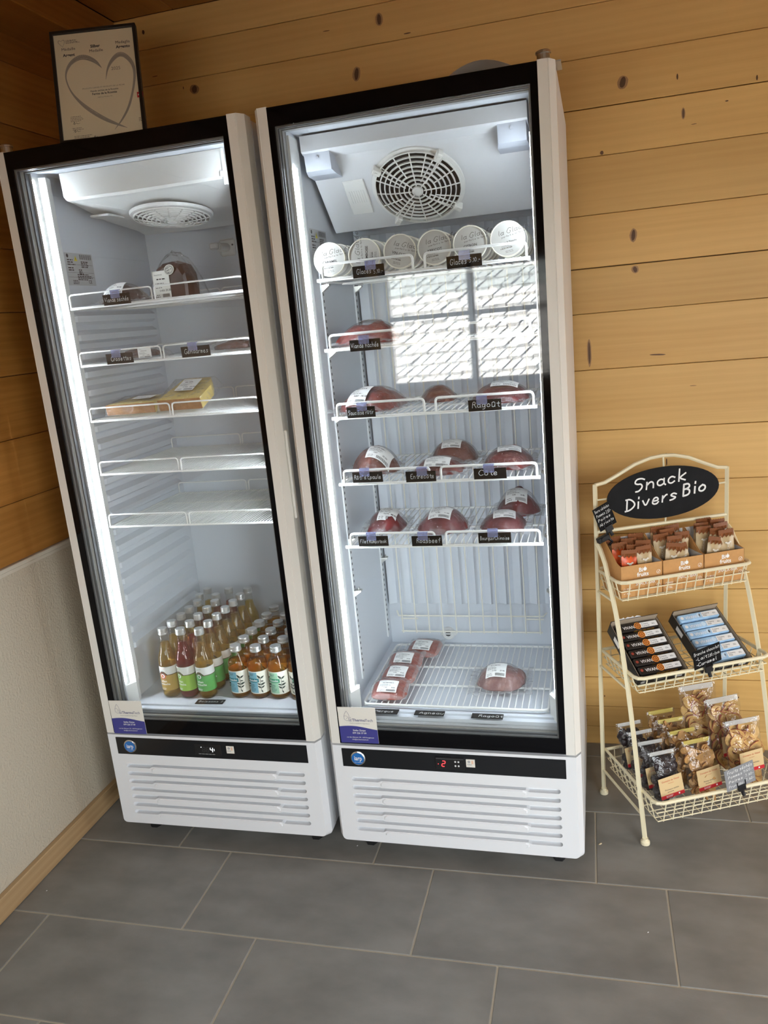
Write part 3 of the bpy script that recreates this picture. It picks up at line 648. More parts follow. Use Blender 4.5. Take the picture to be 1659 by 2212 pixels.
    for k in range(16): rect(m, .068 + k * .0034, .068 + k * .0034 + (.0012 if k % 3 else .0022), .070, .083, 0, 0, fn)
    for z in (.055, .034, .022): rect(m, .004, .124, z, z + .0006, 0, 0, fn)
    ftext(m, 'CE', .093, .006, .013, 0, 'L', .01, 0, fn); disc(m, .012, .078, .005, 0, 12, 0, fn); m.add([fn((.04, 0, .065)), fn((.056, 0, .065)), fn((.048, 0, .079))], [(0, 1, 2)], 1); rect(m, .0472, .0488, .068, .074, -.0001, 0, lambda p: (.0012, p[0], p[2]))
    part('plate_print', m, [INK, mat('warning yellow', (.75, .62, .05), .5)], pl)
    return t
FL_T = fridge('L', 'left refrigerator with glass door, lit from inside, holding bottles, cheese and dried meat', .060, .585, .415)
FR_T = fridge('R', 'right refrigerator with glass door and big round fan grille, holding ice cream tubs and meat', .055, .540, .420)
# left fridge extras: thermostat knob on the back wall
m = MB().box(-.026, .026, -.008, 0, -.026, .026, c=.006)
sk = part('sensor_plate', m, PLAST, FL_T, TR(.340, .585, 1.722))
m = MB().lathe([(.013, 0), (.013, .040), (.010, .043), (0, .043)], 16, 0, Matrix.Rotation(PI / 2, 4, 'X') @ Matrix.Rotation(-.35, 4, 'Y')); m.box(-.040, -.012, -.052, -.030, -.006, .014, c=.004)
part('sensor_cap', m, PLAST, sk)
m = MB()
for (x, z) in ((-.018, -.004), (.019, .006)): m.lathe([(.003, .0085), (.003, .0095), (0, .0095)], 8, 0, Matrix.Translation((x, 0, z)) @ Matrix.Rotation(PI / 2, 4, 'X'))
part('screws', m, DGREY, sk, kind='stuff')
# right freezer extras: back wire guard, ribbed back panel, drain knob, shelf clips
m = MB()
for k in range(11): u = .110 + k * .0435; m.tube([(u, .488, 1.66), (u, .488, .476)], .0021, 6)
m.tube([(.104, .4915, .480), (.552, .4915, .480)], .0024, 6); m.tube([(.098, .4915, .533), (.556, .4915, .533), (.566, .505, .540)], .0024, 6); m.tube([(.098, .4915, .533), (.090, .505, .545)], .0024, 6)
m.tube([(.104, .495, .522), (.16, .495, .522)], .0022, 6); m.tube([(.50, .495, .522), (.556, .495, .522)], .0022, 6); m.tube([(.104, .4915, 1.20), (.552, .4915, 1.20)], .0024, 6); m.tube([(.104, .4915, 1.64), (.552, .4915, 1.64)], .0024, 6)
part('back_wire_guard', m, mat('guard cream wire', (.80, .77, .68), .35), FR_T)
m = MB(); n = 23; v = []
for k in range(n + 1): u = .062 + k * (.546 / n); dd = .536 if (k // 1) % 2 else .524; v += [(u, dd, .56), (u, dd, 1.70)]
m.add(v, [(2 * k, 2 * k + 2, 2 * k + 3, 2 * k + 1) for k in range(n)]); part('ribbed_back_panel', m, LINER, FR_T)
m = MB().lathe([(.021, 0), (.021, .010), (.017, .014), (0, .014)], 24, 0, Matrix.Rotation(PI / 2, 4, 'X')); m.box(-.026, .026, -.010, 0, -.008, .008, c=.003)
dk = part('drain_knob', m, PLAST, FR_T, TR(.2480, .540, .4555)); m = MB(); disc(m, 0, .002, .009, -.0145, 16, 0); rect(m, -.009, .009, -.0005, .004, -.0148, 1); part('knob_slot', m, [DGREY, PLAST], dk)
cm = MB().add([(0, -.010, 0), (.020, -.008, .001), (.020, .008, .001), (0, .010, 0), (0, -.010, -.004), (.020, -.008, -.003), (.020, .008, -.003), (0, .010, -.004), (0, -.008, -.018), (0, .008, -.018)], [(0, 1, 2, 3), (4, 7, 6, 5), (0, 4, 5, 1), (1, 5, 6, 2), (2, 6, 7, 3), (8, 5, 4), (9, 7, 6), (8, 9, 6, 5)]).box(.012, .014, -.004, .004, 0, .008).mesh('shelf_clip', STEEL)
RZS = [1.567, 1.3988, 1.2284, 1.0567, .8874]; LZS = [1.5653, 1.4140, 1.2635, 1.1140, .9620]
for z in RZS + [.735]:
    for (uu, sg) in ((.059, 1), (.611, -1)):
        for d in (.194, .496): link('shelf_clip', cm, FR_T, Matrix.Translation((uu, d, z - .006)) @ Matrix.Diagonal((sg, 1, 1, 1)))
# ---------------------------------------------------------------- shelves
def rail(m, u0, u1, d, h, r, y=0): m.tube(rounded([(u0, d, 0), (u0, d, h), (u1, d, h), (u1, d, 0)], .010, 4), r, 7)
def shelf_left():
    t = thing('wire_shelf', '', 'shelf', FRI['L'], 'white wire shelves of the left refrigerator')
    u0, u1, d0, d1 = .083, .587, .09, .505
    m = MB(); m.tube(rounded([(u0 + .2, d0, -.002), (u0, d0, -.002), (u0, d1, -.002), (u1, d1, -.002), (u1, d0, -.002), (u0 + .2, d0, -.002)], .006), .0030, 8)
    for d in (.23, .37): m.tube([(u0, d, -.004), (u1, d, -.004)], .0026, 6)
    part('frame', m, WIRE, t)
    m = MB(); n = 58
    for k in range(1, n): u = u0 + (u1 - u0) * k / n; m.tube([(u, d0 - .0015, -.0035), (u, d0 - .001, .0012), (u, d0 + .008, .0016), (u, d1, .0016)], .0012, 4)
    part('wires', m, WIRE, t, kind='stuff')
    for d in (d0, d1):
        for (a, b) in ((.0860, .3285), (.3365, .5840)): m = MB(); rail(m, a, b, d, .034, .0021); part('rail', m, WIRE, t)
    return t
def shelf_right():
    t = thing('wire_shelf', '', 'shelf', FRI['R'], 'white wire shelves of the right refrigerator')
    u0, u1, d0, d1 = .086, .590, .09, .481
    m = MB(); m.tube([(u0 - .004, d0, 0), (u1 + .006, d0, 0)], .0042, 8); m.tube([(u0, d0, -.002), (u0, d1, -.002)], .003, 6); m.tube([(u1, d0, -.002), (u1, d1, -.002)], .003, 6); m.tube([(u0, d1, 0), (u1, d1, 0)], .0032, 6); m.tube([(u0, .28, -.004), (u1, .28, -.004)], .003, 6)
    part('frame', m, WIRE, t)
    m = MB(); n = 30
    for k in range(1, n): u = u0 + (u1 - u0) * k / n; m.tube([(u, d0 - .003, .0035), (u, d0 + .01, .0045), (u, d1, .003)], .0017, 5)
    part('wires', m, WIRE, t, kind='stuff')
    for (a, b) in ((.0976, .3230), (.3520, .5875)): m = MB(); rail(m, a, b, d0, .036, .0032); part('rail', m, WIRE, t)
    return t
ORD = ['topmost', 'second', 'third', 'fourth', 'lowest']
HOLDL = ['under the dried meat', 'under the dried sausages', 'under the two cheese packs', 'empty, below the cheese shelf', 'empty, above the bottles']
HOLDR = ['under the ice cream tubs', 'under the minced meat', 'under the raw sausages', 'under the shoulder roast', 'under the rump steak and roast beef']
sl = shelf_left(); sr = shelf_right()
for k in range(5):
    for (s, proto, zs, hold, side) in (('L', sl, LZS, HOLDL, 'left'), ('R', sr, RZS, HOLDR, 'right')):
        M = FL(s, 0, 0, zs[k]); lab = f'{ORD[k]} white wire shelf of the {side} refrigerator, {hold[k]}'
        if k == 0: proto.matrix_basis = M; proto['label'] = lab
        else: dup(proto, M, lab)
t = thing('wire_floor_grid', 'flat white wire grid on the floor of the right refrigerator', 'grid', FL('R', 0, 0, .4230), None)
u0, u1, d0, d1 = .0835, .5885, .0915, .495
part('frame', MB().tube(rounded([(u0 + .1, d0, .008), (u0, d0, .008), (u0, d1, .008), (u1, d1, .008), (u1, d0, .008), (u0 + .1, d0, .008)], .018, 4), .0036, 8), WIRE, t)
m = MB()
for d in (.215, .335): m.tube([(u0, d, .0075), (u1, d, .0075)], .0034, 6)
for d in (.10, .25, .45):
    for u in (u0 + .002, u1 - .002): m.tube([(u, d, 0), (u, d, .008)], .0033, 6)
part('cross_bar', m, WIRE, t)
m = MB()
for k in range(1, 29): u = u0 + (u1 - u0) * k / 29; m.tube([(u, d0, .0115), (u, d1, .0115)], .0017, 5)
part('wires', m, WIRE, t, kind='stuff')
# ================================================================ THINGS IN THE REFRIGERATORS
# ---- chalk price tags clipped to the shelf rails
def price_tag(s, u0, u1, z1, z0, txts, label, d=.0835, cl=.35, h=None, yaw=0):
    w = u1 - u0; hh = .0275
    t = thing('price_tag', label, 'price tag', FL(s, (u0 + u1) / 2, d, (z0 + z1) / 2, yaw, .06), 'black chalk price tags on the shelf rails')
    part('plate', MB().box(-w / 2, w / 2, -.0010, .0010, -hh / 2, hh / 2, c=.0005), CHALKB, t)
    m = MB()
    for i, (tx, x, z, ch) in enumerate(txts): hand(m, tx, x - w / 2, z - hh / 2, ch, y=-.0013, fit=(txts[i + 1][1] if i + 1 < len(txts) else w) - x - .004)
    part('lettering', m, CHALK, t)
    m = MB().box(-.013, .013, -.0032, -.0016, hh * .10, hh * .78).box(-.013, .013, -.0032, .0052, hh * .78, hh * .86)
    part('clip', m, CLIP, t, TR(w * (cl - .5), 0, 0))
TG = [('L', .1894, .2687, 1.5911, 1.5625, [('Viande séchée', .004, .008, .0115)], 'black tag reading Viande séchée on the top shelf rail', .48),
 ('L', .1689, .2485, 1.4394, 1.4113, [('Crosettes', .014, .008, .0115)], 'black tag reading Crosettes on the second shelf rail', .40),
 ('L', .391, .4723, 1.4409, 1.4118, [('Gendarmes', .009, .009, .012)], 'black tag reading Gendarmes on the second shelf rail', .42),
 ('R', .1758, .2544, 1.5932, 1.5605, [('Glaces', .010, .009, .0115), ('5.10.-', .051, .007, .0090)], 'black tag reading Glaces 5.10 under the raspberry and cooked wine tubs', .58),
 ('R', .4046, .4868, 1.5910, 1.5596, [('Glaces', .008, .008, .0125), ('5.10.-', .052, .010, .0095)], 'black tag reading Glaces 5.10 under the lemon ice cream tub', .52),
 ('R', .1499, .2281, 1.4174, 1.3932, [('Viande hachée', .003, .008, .0118)], 'black tag reading Viande hachée in front of the minced meat', .48),
 ('R', .1252, .1990, 1.2557, 1.2279, [('Saucisse rôtir', .003, .008, .0108)], 'black tag reading Saucisse rôtir', .55),
 ('R', .4328, .5126, 1.2535, 1.2261, [('Ragoût', .008, .009, .014)], 'black tag reading Ragoût on the third shelf rail', .42),
 ('R', .1221, .2020, 1.0892, 1.0605, [("Rôti d'Epaule", .004, .009, .011)], 'black tag reading Rôti d’Epaule', .42),
 ('R', .2625, .3399, 1.0858, 1.0565, [('Entrecôte', .011, .009, .0118)], 'black tag reading Entrecôte', .55),
 ('R', .4352, .5155, 1.0856, 1.0579, [('Côte', .012, .010, .0135)], 'black tag reading Côte', .47),
 ('R', .1203, .2008, .9170, .8916, [('Filet Rumpsteak', .004, .009, .0098)], 'black tag reading Filet Rumpsteak', .45),
 ('R', .2634, .3426, .9154, .8892, [('Roasbeef', .012, .009, .0125)], 'black tag reading Roasbeef', .38),
 ('R', .4360, .5179, .9192, .8946, [('Bourgui/Chinoise', .004, .009, .0096)], 'black tag reading Bourgui/Chinoise', .45)]
for g in TG: price_tag(g[0], g[1], g[2], g[3], g[4], g[5], g[6], cl=g[7])
def floor_sign(s, u, d, z, w, dp, tx, x, ch, label, rz=0):
    t = thing('floor_sign', label, 'sign', FL(s, u, d, z + .0006, rz), 'chalk signs lying on the refrigerator floors')
    part('plate', MB().box(-w / 2, w / 2, -dp / 2, dp / 2, 0, .0018, c=.0006), CHALKB, t)
    m = MB(); hand(m, tx, x - w / 2, 0, ch); m.v = [(p[0], p[2] - ch * .5, .0021) for p in m.v]
    part('lettering', m, CHALK, t)
floor_sign('L', .308, .096, .415, .088, .026, 'Boissons 2.80', .008, .009, 'black chalk sign lying flat in front of the tall bottles', .04)
floor_sign('R', .146, .070, .420, .082, .026, 'Merguez', .016, .010, 'flat chalk sign reading Merguez')
floor_sign('R', .274, .070, .420, .082, .026, 'Agneau', .014, .012, 'flat chalk sign reading Agneau')
floor_sign('R', .431, .066, .420, .084, .026, 'Ragoût', .018, .012, 'flat chalk sign reading Ragoût on the floor of the right refrigerator')
GL['B'] = GL['B']
# ---- bottles
BGL = clear('bottle glass', (.96, .97, .95), .01, ior=1.5)
CAPM = mat('silver screw cap', (.70, .70, .68), .3, .75)
def liquid(name, tint, body): return clear(name, tint, .05, .30 if 'red' in name else .16, body, ior=1.15)
LQ = {'amber': liquid('amber tea', (.90, .70, .30), (.50, .33, .09)), 'red': liquid('dark red tea', (.62, .035, .05), (.30, .010, .018)), 'gold': liquid('golden tea', (.92, .74, .30), (.52, .37, .12)), 'orange': liquid('orange infusion', (.92, .58, .10), (.55, .28, .03))}
def cyl(R, z0=0, a0=0): return lambda p: (R * math.sin(p[0] / R + a0), -R * math.cos(p[0] / R + a0) - p[1] * 0, p[2] + z0)
def arc_patch(m, R, a0, a1, z0, z1, n=20, mi=0):
    m.add([(R * math.sin(a), -R * math.cos(a), z) for z in (z0, z1) for a in [a0 + (a1 - a0) * i / n for i in range(n + 1)]], [(i, i + 1, n + 2 + i, n + 1 + i) for i in range(n)], mi)
def wavy_patch(m, R, a0, a1, z0, ztop, n=28, mi=0):
    A = [a0 + (a1 - a0) * i / n for i in range(n + 1)]
    m.add([(R * math.sin(a), -R * math.cos(a), z0) for a in A] + [(R * math.sin(a), -R * math.cos(a), ztop(a)) for a in A], [(i, i + 1, n + 2 + i, n + 1 + i) for i in range(n)], mi)
LABW = mat('bottle label white', (.80, .80, .77), .5); LABC = mat('bottle label cream', (.80, .77, .66), .5)
def tall_bottle(liq, band, emb, face=-.25):
    t = thing('tea_bottle', '', 'bottle', Matrix(), 'tall tea bottles in the left refrigerator')
    Rb = .0272; prof = [(0, .002), (.023, 0), (.0262, .004), (Rb, .010), (Rb, .118), (.0255, .130), (.0205, .144), (.0160, .158), (.0135, .175), (.0125, .194), (.0125, .204)]
    part('glass_body', MB().lathe(prof, 24), BGL, t, smooth=True)
    zl = .172; lp = [(0, .004), (.0243, .005), (.0262, .011), (.0262, .117), (.0245, .129), (.0195, .143), (.0150, .157), (.0130, .172), (0, .1722)]
    part('liquid', MB().lathe(lp, 20), LQ[liq], t, smooth=True)
    part('cap', MB().lathe([(.0142, .198), (.0146, .199), (.0146, .203), (.0138, .2045), (.0142, .206), (.0142, .2150), (.0132, .2165), (0, .2170)], 20), CAPM, t)
    lb = part('label', (lambda m: (arc_patch(m, Rb + .0003, -2.6, 2.6, .026, .102, 36), m)[1])(MB()), LABW, t, Matrix.Rotation(face, 4, 'Z'))
    m = MB(); arch = lambda a: .076 + (.0105 * math.sqrt(max(0, 1 - (a / .42) ** 2)) if abs(a) < .42 else 0)
    wavy_patch(m, Rb + .0006, -2.6, 2.6, .026, arch); part('label_band', m, mat('label ' + band[0], band[1], .5), lb)
    m = MB(); fn = cyl(Rb + .0011)
    wavy_patch(m, Rb + .0009, -2.6, 2.6, .0755, lambda a: arch(a) + .0016, mi=2)
    disc(m, 0, .0735, .0105, 0, 20, 0, fn); disc(m, 0, .0735, .0068, 0, 16, 1, lambda p: cyl(Rb + .0014)(p)); 
    leaf = [(0, .068), (.0035, .072), (.0030, .0755), (0, .079), (-.0030, .0755), (-.0035, .072)]; f3 = cyl(Rb + .0017); m.add([f3((x, 0, z)) for x, z in leaf], [tuple(range(6))], 0)
    ftext(m, 'urban', -.0, .0535, .0095, 0, 'C', .02, 1, fn); ftext(m, 'kombucha', 0, .0445, .0095, 0, 'C', .02, 1, fn)
    ftext(m, 'GINGEMBRE' if emb[0] == 'e0' else 'MENTHE' if emb[0] == 'e1' else 'ROMARIN', 0, .0955, .0040, 0, 'C', 0, 0, fn); lines(m, -.014, .014, .0325, .0016, 2, .0035, 0, 1, 3, fn); lines(m, -.010, .010, .0915, .0013, 1, .003, 0, 2, 4, fn)
    part('print', m, [mat('emblem ' + emb[0], emb[1], .5), CHALK, mat('arch brown', (.10, .05, .03), .6)], lb)
    return t
B1 = tall_bottle('amber', ('ochre', (.46, .29, .07)), ('e0', (.62, .12, .06)))
B2 = tall_bottle('red', ('lime', (.30, .50, .07)), ('e1', (.20, .45, .08)), -.45)
B3 = tall_bottle('gold', ('green', (.10, .38, .10)), ('e2', (.03, .28, .08)))
DR = [.1375, .1955, .2535, .3115, .3695, .4275, .4855]
ORDN = ['front', 'second', 'third', 'fourth', 'fifth', 'sixth', 'seventh']
for ci, (pr, us, nm, col) in enumerate(((B1, [.1645, .1635, .165, .163, .164, .142, .143], 'left', 'amber'), (B2, [.2235, .2245, .224, .2255, .2255, .2015, .2215], 'middle', 'dark red'), (B3, [.2840, .2850, .2860, .2880, .2890, .2890, .2900], 'right', 'golden'))):
    for k in range(7):
        p = pr
        if ci == 0 and k > 2 and k < 5: p = B2 if k == 4 else B1
        if ci == 1 and k in (2, 4): p = B3
        if ci == 2 and k in (1,): p = B3
        c2 = {id(B1): 'amber', id(B2): 'dark red', id(B3): 'golden'}[id(p)]
        if ci == 1 and k == 5: lab = f'{c2} tall bottle, second from the left in the sixth row of tall bottles'
        else: lab = f'{c2} tall tea bottle with silver cap, {ORDN[k]} of the {nm} column of tall bottles'
        M = FL('L', us[k], DR[k], .4156, R_.uniform(-.5, .3) if k else 0)
        if k == 0: p.matrix_basis = M; p['label'] = lab
        else: dup(p, M, lab)
def squat_bottle(col, ban, face):
    t = thing('infusion_bottle', '', 'bottle', Matrix(), 'squat infusion bottles in the left refrigerator')
    Rb = .0297; prof = [(0, .002), (.025, 0), (.0287, .004), (Rb, .010), (Rb, .094), (.0285, .108), (.0235, .121), (.0170, .130), (.0150, .136), (.0150, .148)]
    part('glass_body', MB().lathe(prof, 24), BGL, t, smooth=True)
    part('liquid', MB().lathe([(0, .004), (.027, .005), (.029, .011), (.029, .093), (.0275, .107), (.0250, .1150), (0, .1152)], 20), LQ['orange'], t, smooth=True)
    part('cap', MB().lathe([(.0164, .142), (.0170, .1435), (.0170, .147), (.0160, .1485), (.0165, .150), (.0165, .1575), (.0152, .159), (0, .1596)], 20), CAPM, t)
    lb = part('label', (lambda m: (arc_patch(m, Rb + .0003, -2.7, 2.7, .018, .088, 36), m)[1])(MB()), LABC, t, Matrix.Rotation(face, 4, 'Z'))
    m = MB(); fn = cyl(Rb + .0006); f2 = cyl(Rb + .0010); f3 = cyl(Rb + .0013)
    rect(m, -.014, .014, .021, .0855, 0, 0, fn, 6); rect(m, -.021, .019, .0545, .0665, 0, 1, f2, 8)
    ftext(m, 'Infusades', -.001, .0578, .0098, 0, 'C', .018, 2, f3, sx=.88)
    lines(m, -.012, .011, .079, .0016, 2, .0035, 0, 3, 8, f2); lines(m, -.012, .010, .046, .0016, 6, .0040, 0, 3, 9, f2)
    def leaf(x, z, l, a):
        c, s_ = math.cos(a), math.sin(a); P = [(0, 0), (l * .35, l * .20), (l * .7, l * .14), (l, 0), (l * .7, -l * .14), (l * .35, -l * .20)]
        m.add([f3((x + px * c - pz * s_, 0, z + px * s_ + pz * c)) for px, pz in P], [tuple(range(6))], 4)
    for sd, x0 in ((1, .0235), (-1, -.0235)):
        for (dx, z, l, a) in ((0, .066, .014, .5), (0, .066, .015, 2.2), (0, .058, .010, -.2), (-.001, .046, .016, .3), (0, .046, .012, 2.6), (.0, .036, .013, .5), (0, .036, .013, 2.4), (0, .030, .010, -1.2)): leaf(x0 + dx * sd, z, l, a)
        rect(m, x0 - .0006, x0 + .0006, .026, .072, 0, 4, f3)
    part('print', m, [mat('infusion block ' + col[0], col[1], .5), mat('infusion ribbon ' + ban[0], ban[1], .5), CHALK, mat('print teal', (.05, .16, .16), .6), mat('leaf print', (.015, .03, .02), .6)], lb)
    return t
Q1 = squat_bottle(('blue', (.20, .44, .55)), ('teal', (.01, .20, .24)), -.30)
Q2 = squat_bottle(('mint', (.36, .62, .42)), ('green', (.03, .30, .15)), -.22)
QD = [.150, .2125, .275, .3375, .400, .4650]
for ci, us in enumerate(([.3865, .386, .386, .3855, .3855, .385], [.4495, .4495, .449, .449, .4485, .448], [.5125, .5125, .512, .512, .5115, .511], [.5755, .5755, .575, .575, .5745, .574])):
    p = Q1 if ci < 2 else Q2
    for k in range(6):
        if ci == 3 and k > 3: continue
        lab = f"squat infusion bottle with {'blue' if ci < 2 else 'green'} label, {ORDN[k]} of the {['first', 'second', 'third', 'fourth'][ci]} column of squat bottles"
        M = FL('L', us[k], QD[k], .4156, R_.uniform(-.4, .4) if k else (0, .04, .02, .55)[ci])
        if k == 0 and ci in (0, 2): p.matrix_basis = M; p['label'] = lab
        else: dup(p, M, lab)
# ---- vacuum packs
def meat_mat(name, a, b, fat, sc=26, fatamt=.62):
    if name in MATS: return MATS[name]
    m = bpy.data.materials.new(name); m.use_nodes = True; nt = m.node_tree; bs = nt.nodes['Principled BSDF']; N = nt.nodes.new; L = nt.links.new
    tc = N('ShaderNodeTexCoord'); n1 = N('ShaderNodeTexNoise'); n1.inputs['Scale'].default_value = sc; n1.inputs['Detail'].default_value = 5; L(tc.outputs['Object'], n1.inputs[0])
    r1 = N('ShaderNodeValToRGB'); r1.color_ramp.elements[0].position = .35; r1.color_ramp.elements[1].position = .65; r1.color_ramp.elements[0].color = (*a, 1); r1.color_ramp.elements[1].color = (*b, 1); L(n1.outputs[0], r1.inputs[0])
    n2 = N('ShaderNodeTexNoise'); n2.inputs['Scale'].default_value = sc * 2.3; n2.inputs['Detail'].default_value = 3; n2.inputs['Distortion'].default_value = 1.5; L(tc.outputs['Object'], n2.inputs[0])
    r2 = N('ShaderNodeValToRGB'); r2.color_ramp.elements[0].position = fatamt; r2.color_ramp.elements[1].position = min(1, fatamt + .06); r2.color_ramp.elements[0].color = (0, 0, 0, 1); r2.color_ramp.elements[1].color = (.8, .8, .8, 1); L(n2.outputs[0], r2.inputs[0])
    mx = N('ShaderNodeMixRGB'); L(r2.outputs[0], mx.inputs[0]); L(r1.outputs[0], mx.inputs[1]); mx.inputs[2].default_value = (*fat, 1); L(mx.outputs[0], bs.inputs['Base Color'])
    bs.inputs['Roughness'].default_value = .35; MATS[name] = m; return m
MINCED = meat_mat('dark minced meat', (.14, .016, .014), (.24, .040, .032), (.40, .16, .13), 110, .62)
MINCE = meat_mat('minced meat', (.24, .035, .022), (.36, .080, .050), (.52, .24, .18), 130, .60)
BEEF = meat_mat('dark beef', (.095, .009, .013), (.17, .022, .026), (.38, .17, .14), 22, .70)
ROAST = meat_mat('roast', (.12, .030, .024), (.20, .062, .040), (.36, .18, .12), 24, .62)
LAMB = meat_mat('lamb stew', (.17, .060, .055), (.27, .12, .10), (.46, .32, .27), 34, .60)
MARB = meat_mat('marbled rib', (.11, .014, .014), (.18, .032, .030), (.45, .26, .22), 34, .60)
DRYM = meat_mat('dried meat', (.014, .006, .005), (.045, .016, .012), (.10, .045, .035), 28, .72)
from mathutils import noise as NZ
def lump(m, a, b, h, p=2.6, amp=.12, seed=0, nr=7, ns=26, zmin=0, off=0, mi=0, fr=28):
    so = Vector((seed * 3.7, seed * 1.3, seed * 2.1)); v = []; f = []
    for k in range(nr + 1):
        t = k / nr; rr = math.sin(t * PI / 2) ** .8
        for j in range(ns):
            an = 2 * PI * j / ns; c, s = math.cos(an), math.sin(an); e = (abs(c) ** p + abs(s) ** p) ** (-1 / p)
            nn = NZ.noise(Vector((c * rr * a * fr, s * rr * b * fr, 0)) + so) + .35 * NZ.noise(Vector((c * rr * a * fr * 2.7, s * rr * b * fr * 2.7, 5)) + so)
            x, y = a * e * rr * c * (1 + amp * nn * rr), b * e * rr * s * (1 + amp * nn * rr)
            z = h * max(0, 1 - rr ** 2.3) ** .75 * (1 + amp * 1.4 * nn) + off
            v.append((x, y, max(zmin, z)))
    for k in range(nr):
        for j in range(ns): f.append((k * ns + j, (k + 1) * ns + j, (k + 1) * ns + (j + 1) % ns, k * ns + (j + 1) % ns))
    n = len(v); f.append(tuple(range(nr * ns, nr * ns + ns))[::-1])
    m.add(v, f, mi)
def height(a, b, h, p, x, y):
    rr = min(1, ((abs(x / a) ** p + abs(y / b) ** p) ** (1 / p))); return h * max(0, 1 - rr ** 2.3) ** .75
def label_print(m, w, hh, fn, seed, y=0):
    r = random.Random(seed)
    ftext(m, 'boucherie', -w * .44, hh * .36, hh * .09, y, 'L', 0, 0, fn, shear=.3); lines(m, -w * .3, w * .3, hh * .20, hh * .045, 1, .1, y, 0, seed, fn); lines(m, -w * .42, w * .2, hh * .05, hh * .03, 3, hh * .08, y, 1, seed + 1, fn)
    ftext(m, f'0.{r.randint(200, 980)}', -w * .18, -hh * .24, hh * .10, y, 'L', .01, 0, fn); ftext(m, f'{r.randint(9, 48)}.{r.randint(0, 9)}0', w * .20, -hh * .24, hh * .11, y, 'L', .015, 0, fn)
    for k in range(22): x = -w * .02 + k * w * .021; rect(m, x, x + w * (.008 if k % 3 else .014), -hh * .46, -hh * .33, y, 0, fn)
    lines(m, -w * .42, -w * .08, -hh * .38, hh * .03, 2, hh * .07, y, 1, seed + 2, fn)
def pack(name, label, cat, M, a, b, h, mt, seed, lab=None, p=2.6, amp=.20, film=1.22, group=None, rim=.0035, fr=28, nfilm=30):
    t = thing(name, label, cat, M, group)
    m = MB(); lump(m, a, b, h, p, amp, seed, 8, 30, 0, .002, fr=fr); part('meat', m, mt, t, smooth=True)
    m = MB(); A, B, H = a * film, b * film, h
    so = Vector((seed, seed * .7, 0)); v = []; n1, n2 = nfilm, nfilm
    def fz(x, y):
        hh = height(a * 1.06, b * 1.06, h * 1.05 + .002, p, x, y); return hh
    def fp(i, j):
        x = (i * 2 - 1) * A; y = (j * 2 - 1) * B; e = max(abs(i * 2 - 1), abs(j * 2 - 1))
        cr = NZ.noise(Vector((x * 70, y * 70, 0)) + so) * .009 * (e ** 4) + NZ.noise(Vector((x * 190, y * 190, 3)) + so) * .0012
        z = fz(x, y) + .0035 + cr * (1 if e > .75 else .35) + (rim + .006 * NZ.noise(Vector((x * 25, y * 25, 9)) + so) if e > .8 else 0)
        return (x * (1 + .03 * NZ.noise(Vector((y * 40, 1, 0)) + so)), y * (1 + .03 * NZ.noise(Vector((x * 40, 2, 0)) + so)), max(.0008, z))
    m.grid(n1, n2, fp)
    for q in range(n1 * n2):
        i, j = q % n1, q // n1
        if i < 3 or j < 3 or i >= n1 - 3 or j >= n2 - 3: m.m[q] = 1
    part('film', m, [FILM, FILME], t, smooth=True)
    if lab:
        lx, ly, lw, lh, lr = lab; ly -= b * .22; lw *= 1.08; lh *= 1.15; c, s = math.cos(lr), math.sin(lr)
        def on(p_, up=.0):
            x = lx + p_[0] * c - p_[2] * s; y = ly + p_[0] * s + p_[2] * c; return (x, y, fz(x, y) + .0055 + up)
        m = MB(); m.grid(8, 8, lambda i, j: on(((i - .5) * lw, 0, (j - .5) * lh))); lo = part('label', m, PAPER, t, smooth=True)
        m = MB(); label_print(m, lw, lh, lambda q: on(q, .0006), seed); part('print', m, [INK, INKG], lo)
    return t
z2, z3, z4, z5, z6 = 1.4048, 1.2344, 1.0627, .8934, .4364
pack('minced_meat_pack', 'vacuum pack of minced meat behind the Viande hachée tag', 'meat pack', FL('R', .175, .200, z2, .05), .080, .075, .050, MINCED, 1, (.0, .02, .05, .04, 0), p=3)
pack('sausage_pack', 'vacuum pack of raw sausages with white label behind the Saucisse rôtir tag', 'meat pack', FL('R', .165, .205, z3, -.1), .078, .085, .052, MINCED, 2, (-.020, -.03, .050, .058, -.12), p=3.2, amp=.16)
pack('sausage_pack', 'small pack of pale sausages beside the raw sausage pack on the third shelf', 'meat pack', FL('R', .322, .290, z3, .3), .046, .050, .036, ROAST, 3, None, p=3, film=1.15)
pack('stew_meat_pack', 'dark red vacuum pack with white label behind the Ragoût tag of the third shelf', 'meat pack', FL('R', .500, .215, z3, .05), .070, .085, .040, BEEF, 4, (.01, .0, .062, .050, -.05), p=2.8)
pack('shoulder_roast_pack', 'brown shoulder roast in a vacuum bag at the left end of the fourth shelf', 'meat pack', FL('R', .150, .225, z4, .2), .062, .075, .060, ROAST, 5, (.012, -.020, .060, .042, -.35), p=2.2)
pack('entrecote_pack', 'flat entrecôte pack with white label behind the Entrecôte tag', 'meat pack', FL('R', .333, .180, z4, .02), .068, .062, .034, MARB, 6, (.0, -.02, .062, .034, -.04), p=3)
pack('entrecote_pack', 'second entrecôte pack lying behind the labelled entrecôte pack', 'meat pack', FL('R', .345, .335, z4, -.05), .066, .055, .050, ROAST, 7, (.0, -.01, .050, .030, 0), p=2.8)
pack('rib_pack', 'marbled rib steak pack with white label behind the Côte tag', 'meat pack', FL('R', .506, .230, z4, .04), .060, .080, .044, MARB, 8, (.005, -.005, .056, .034, .05), p=2.8, amp=.18)
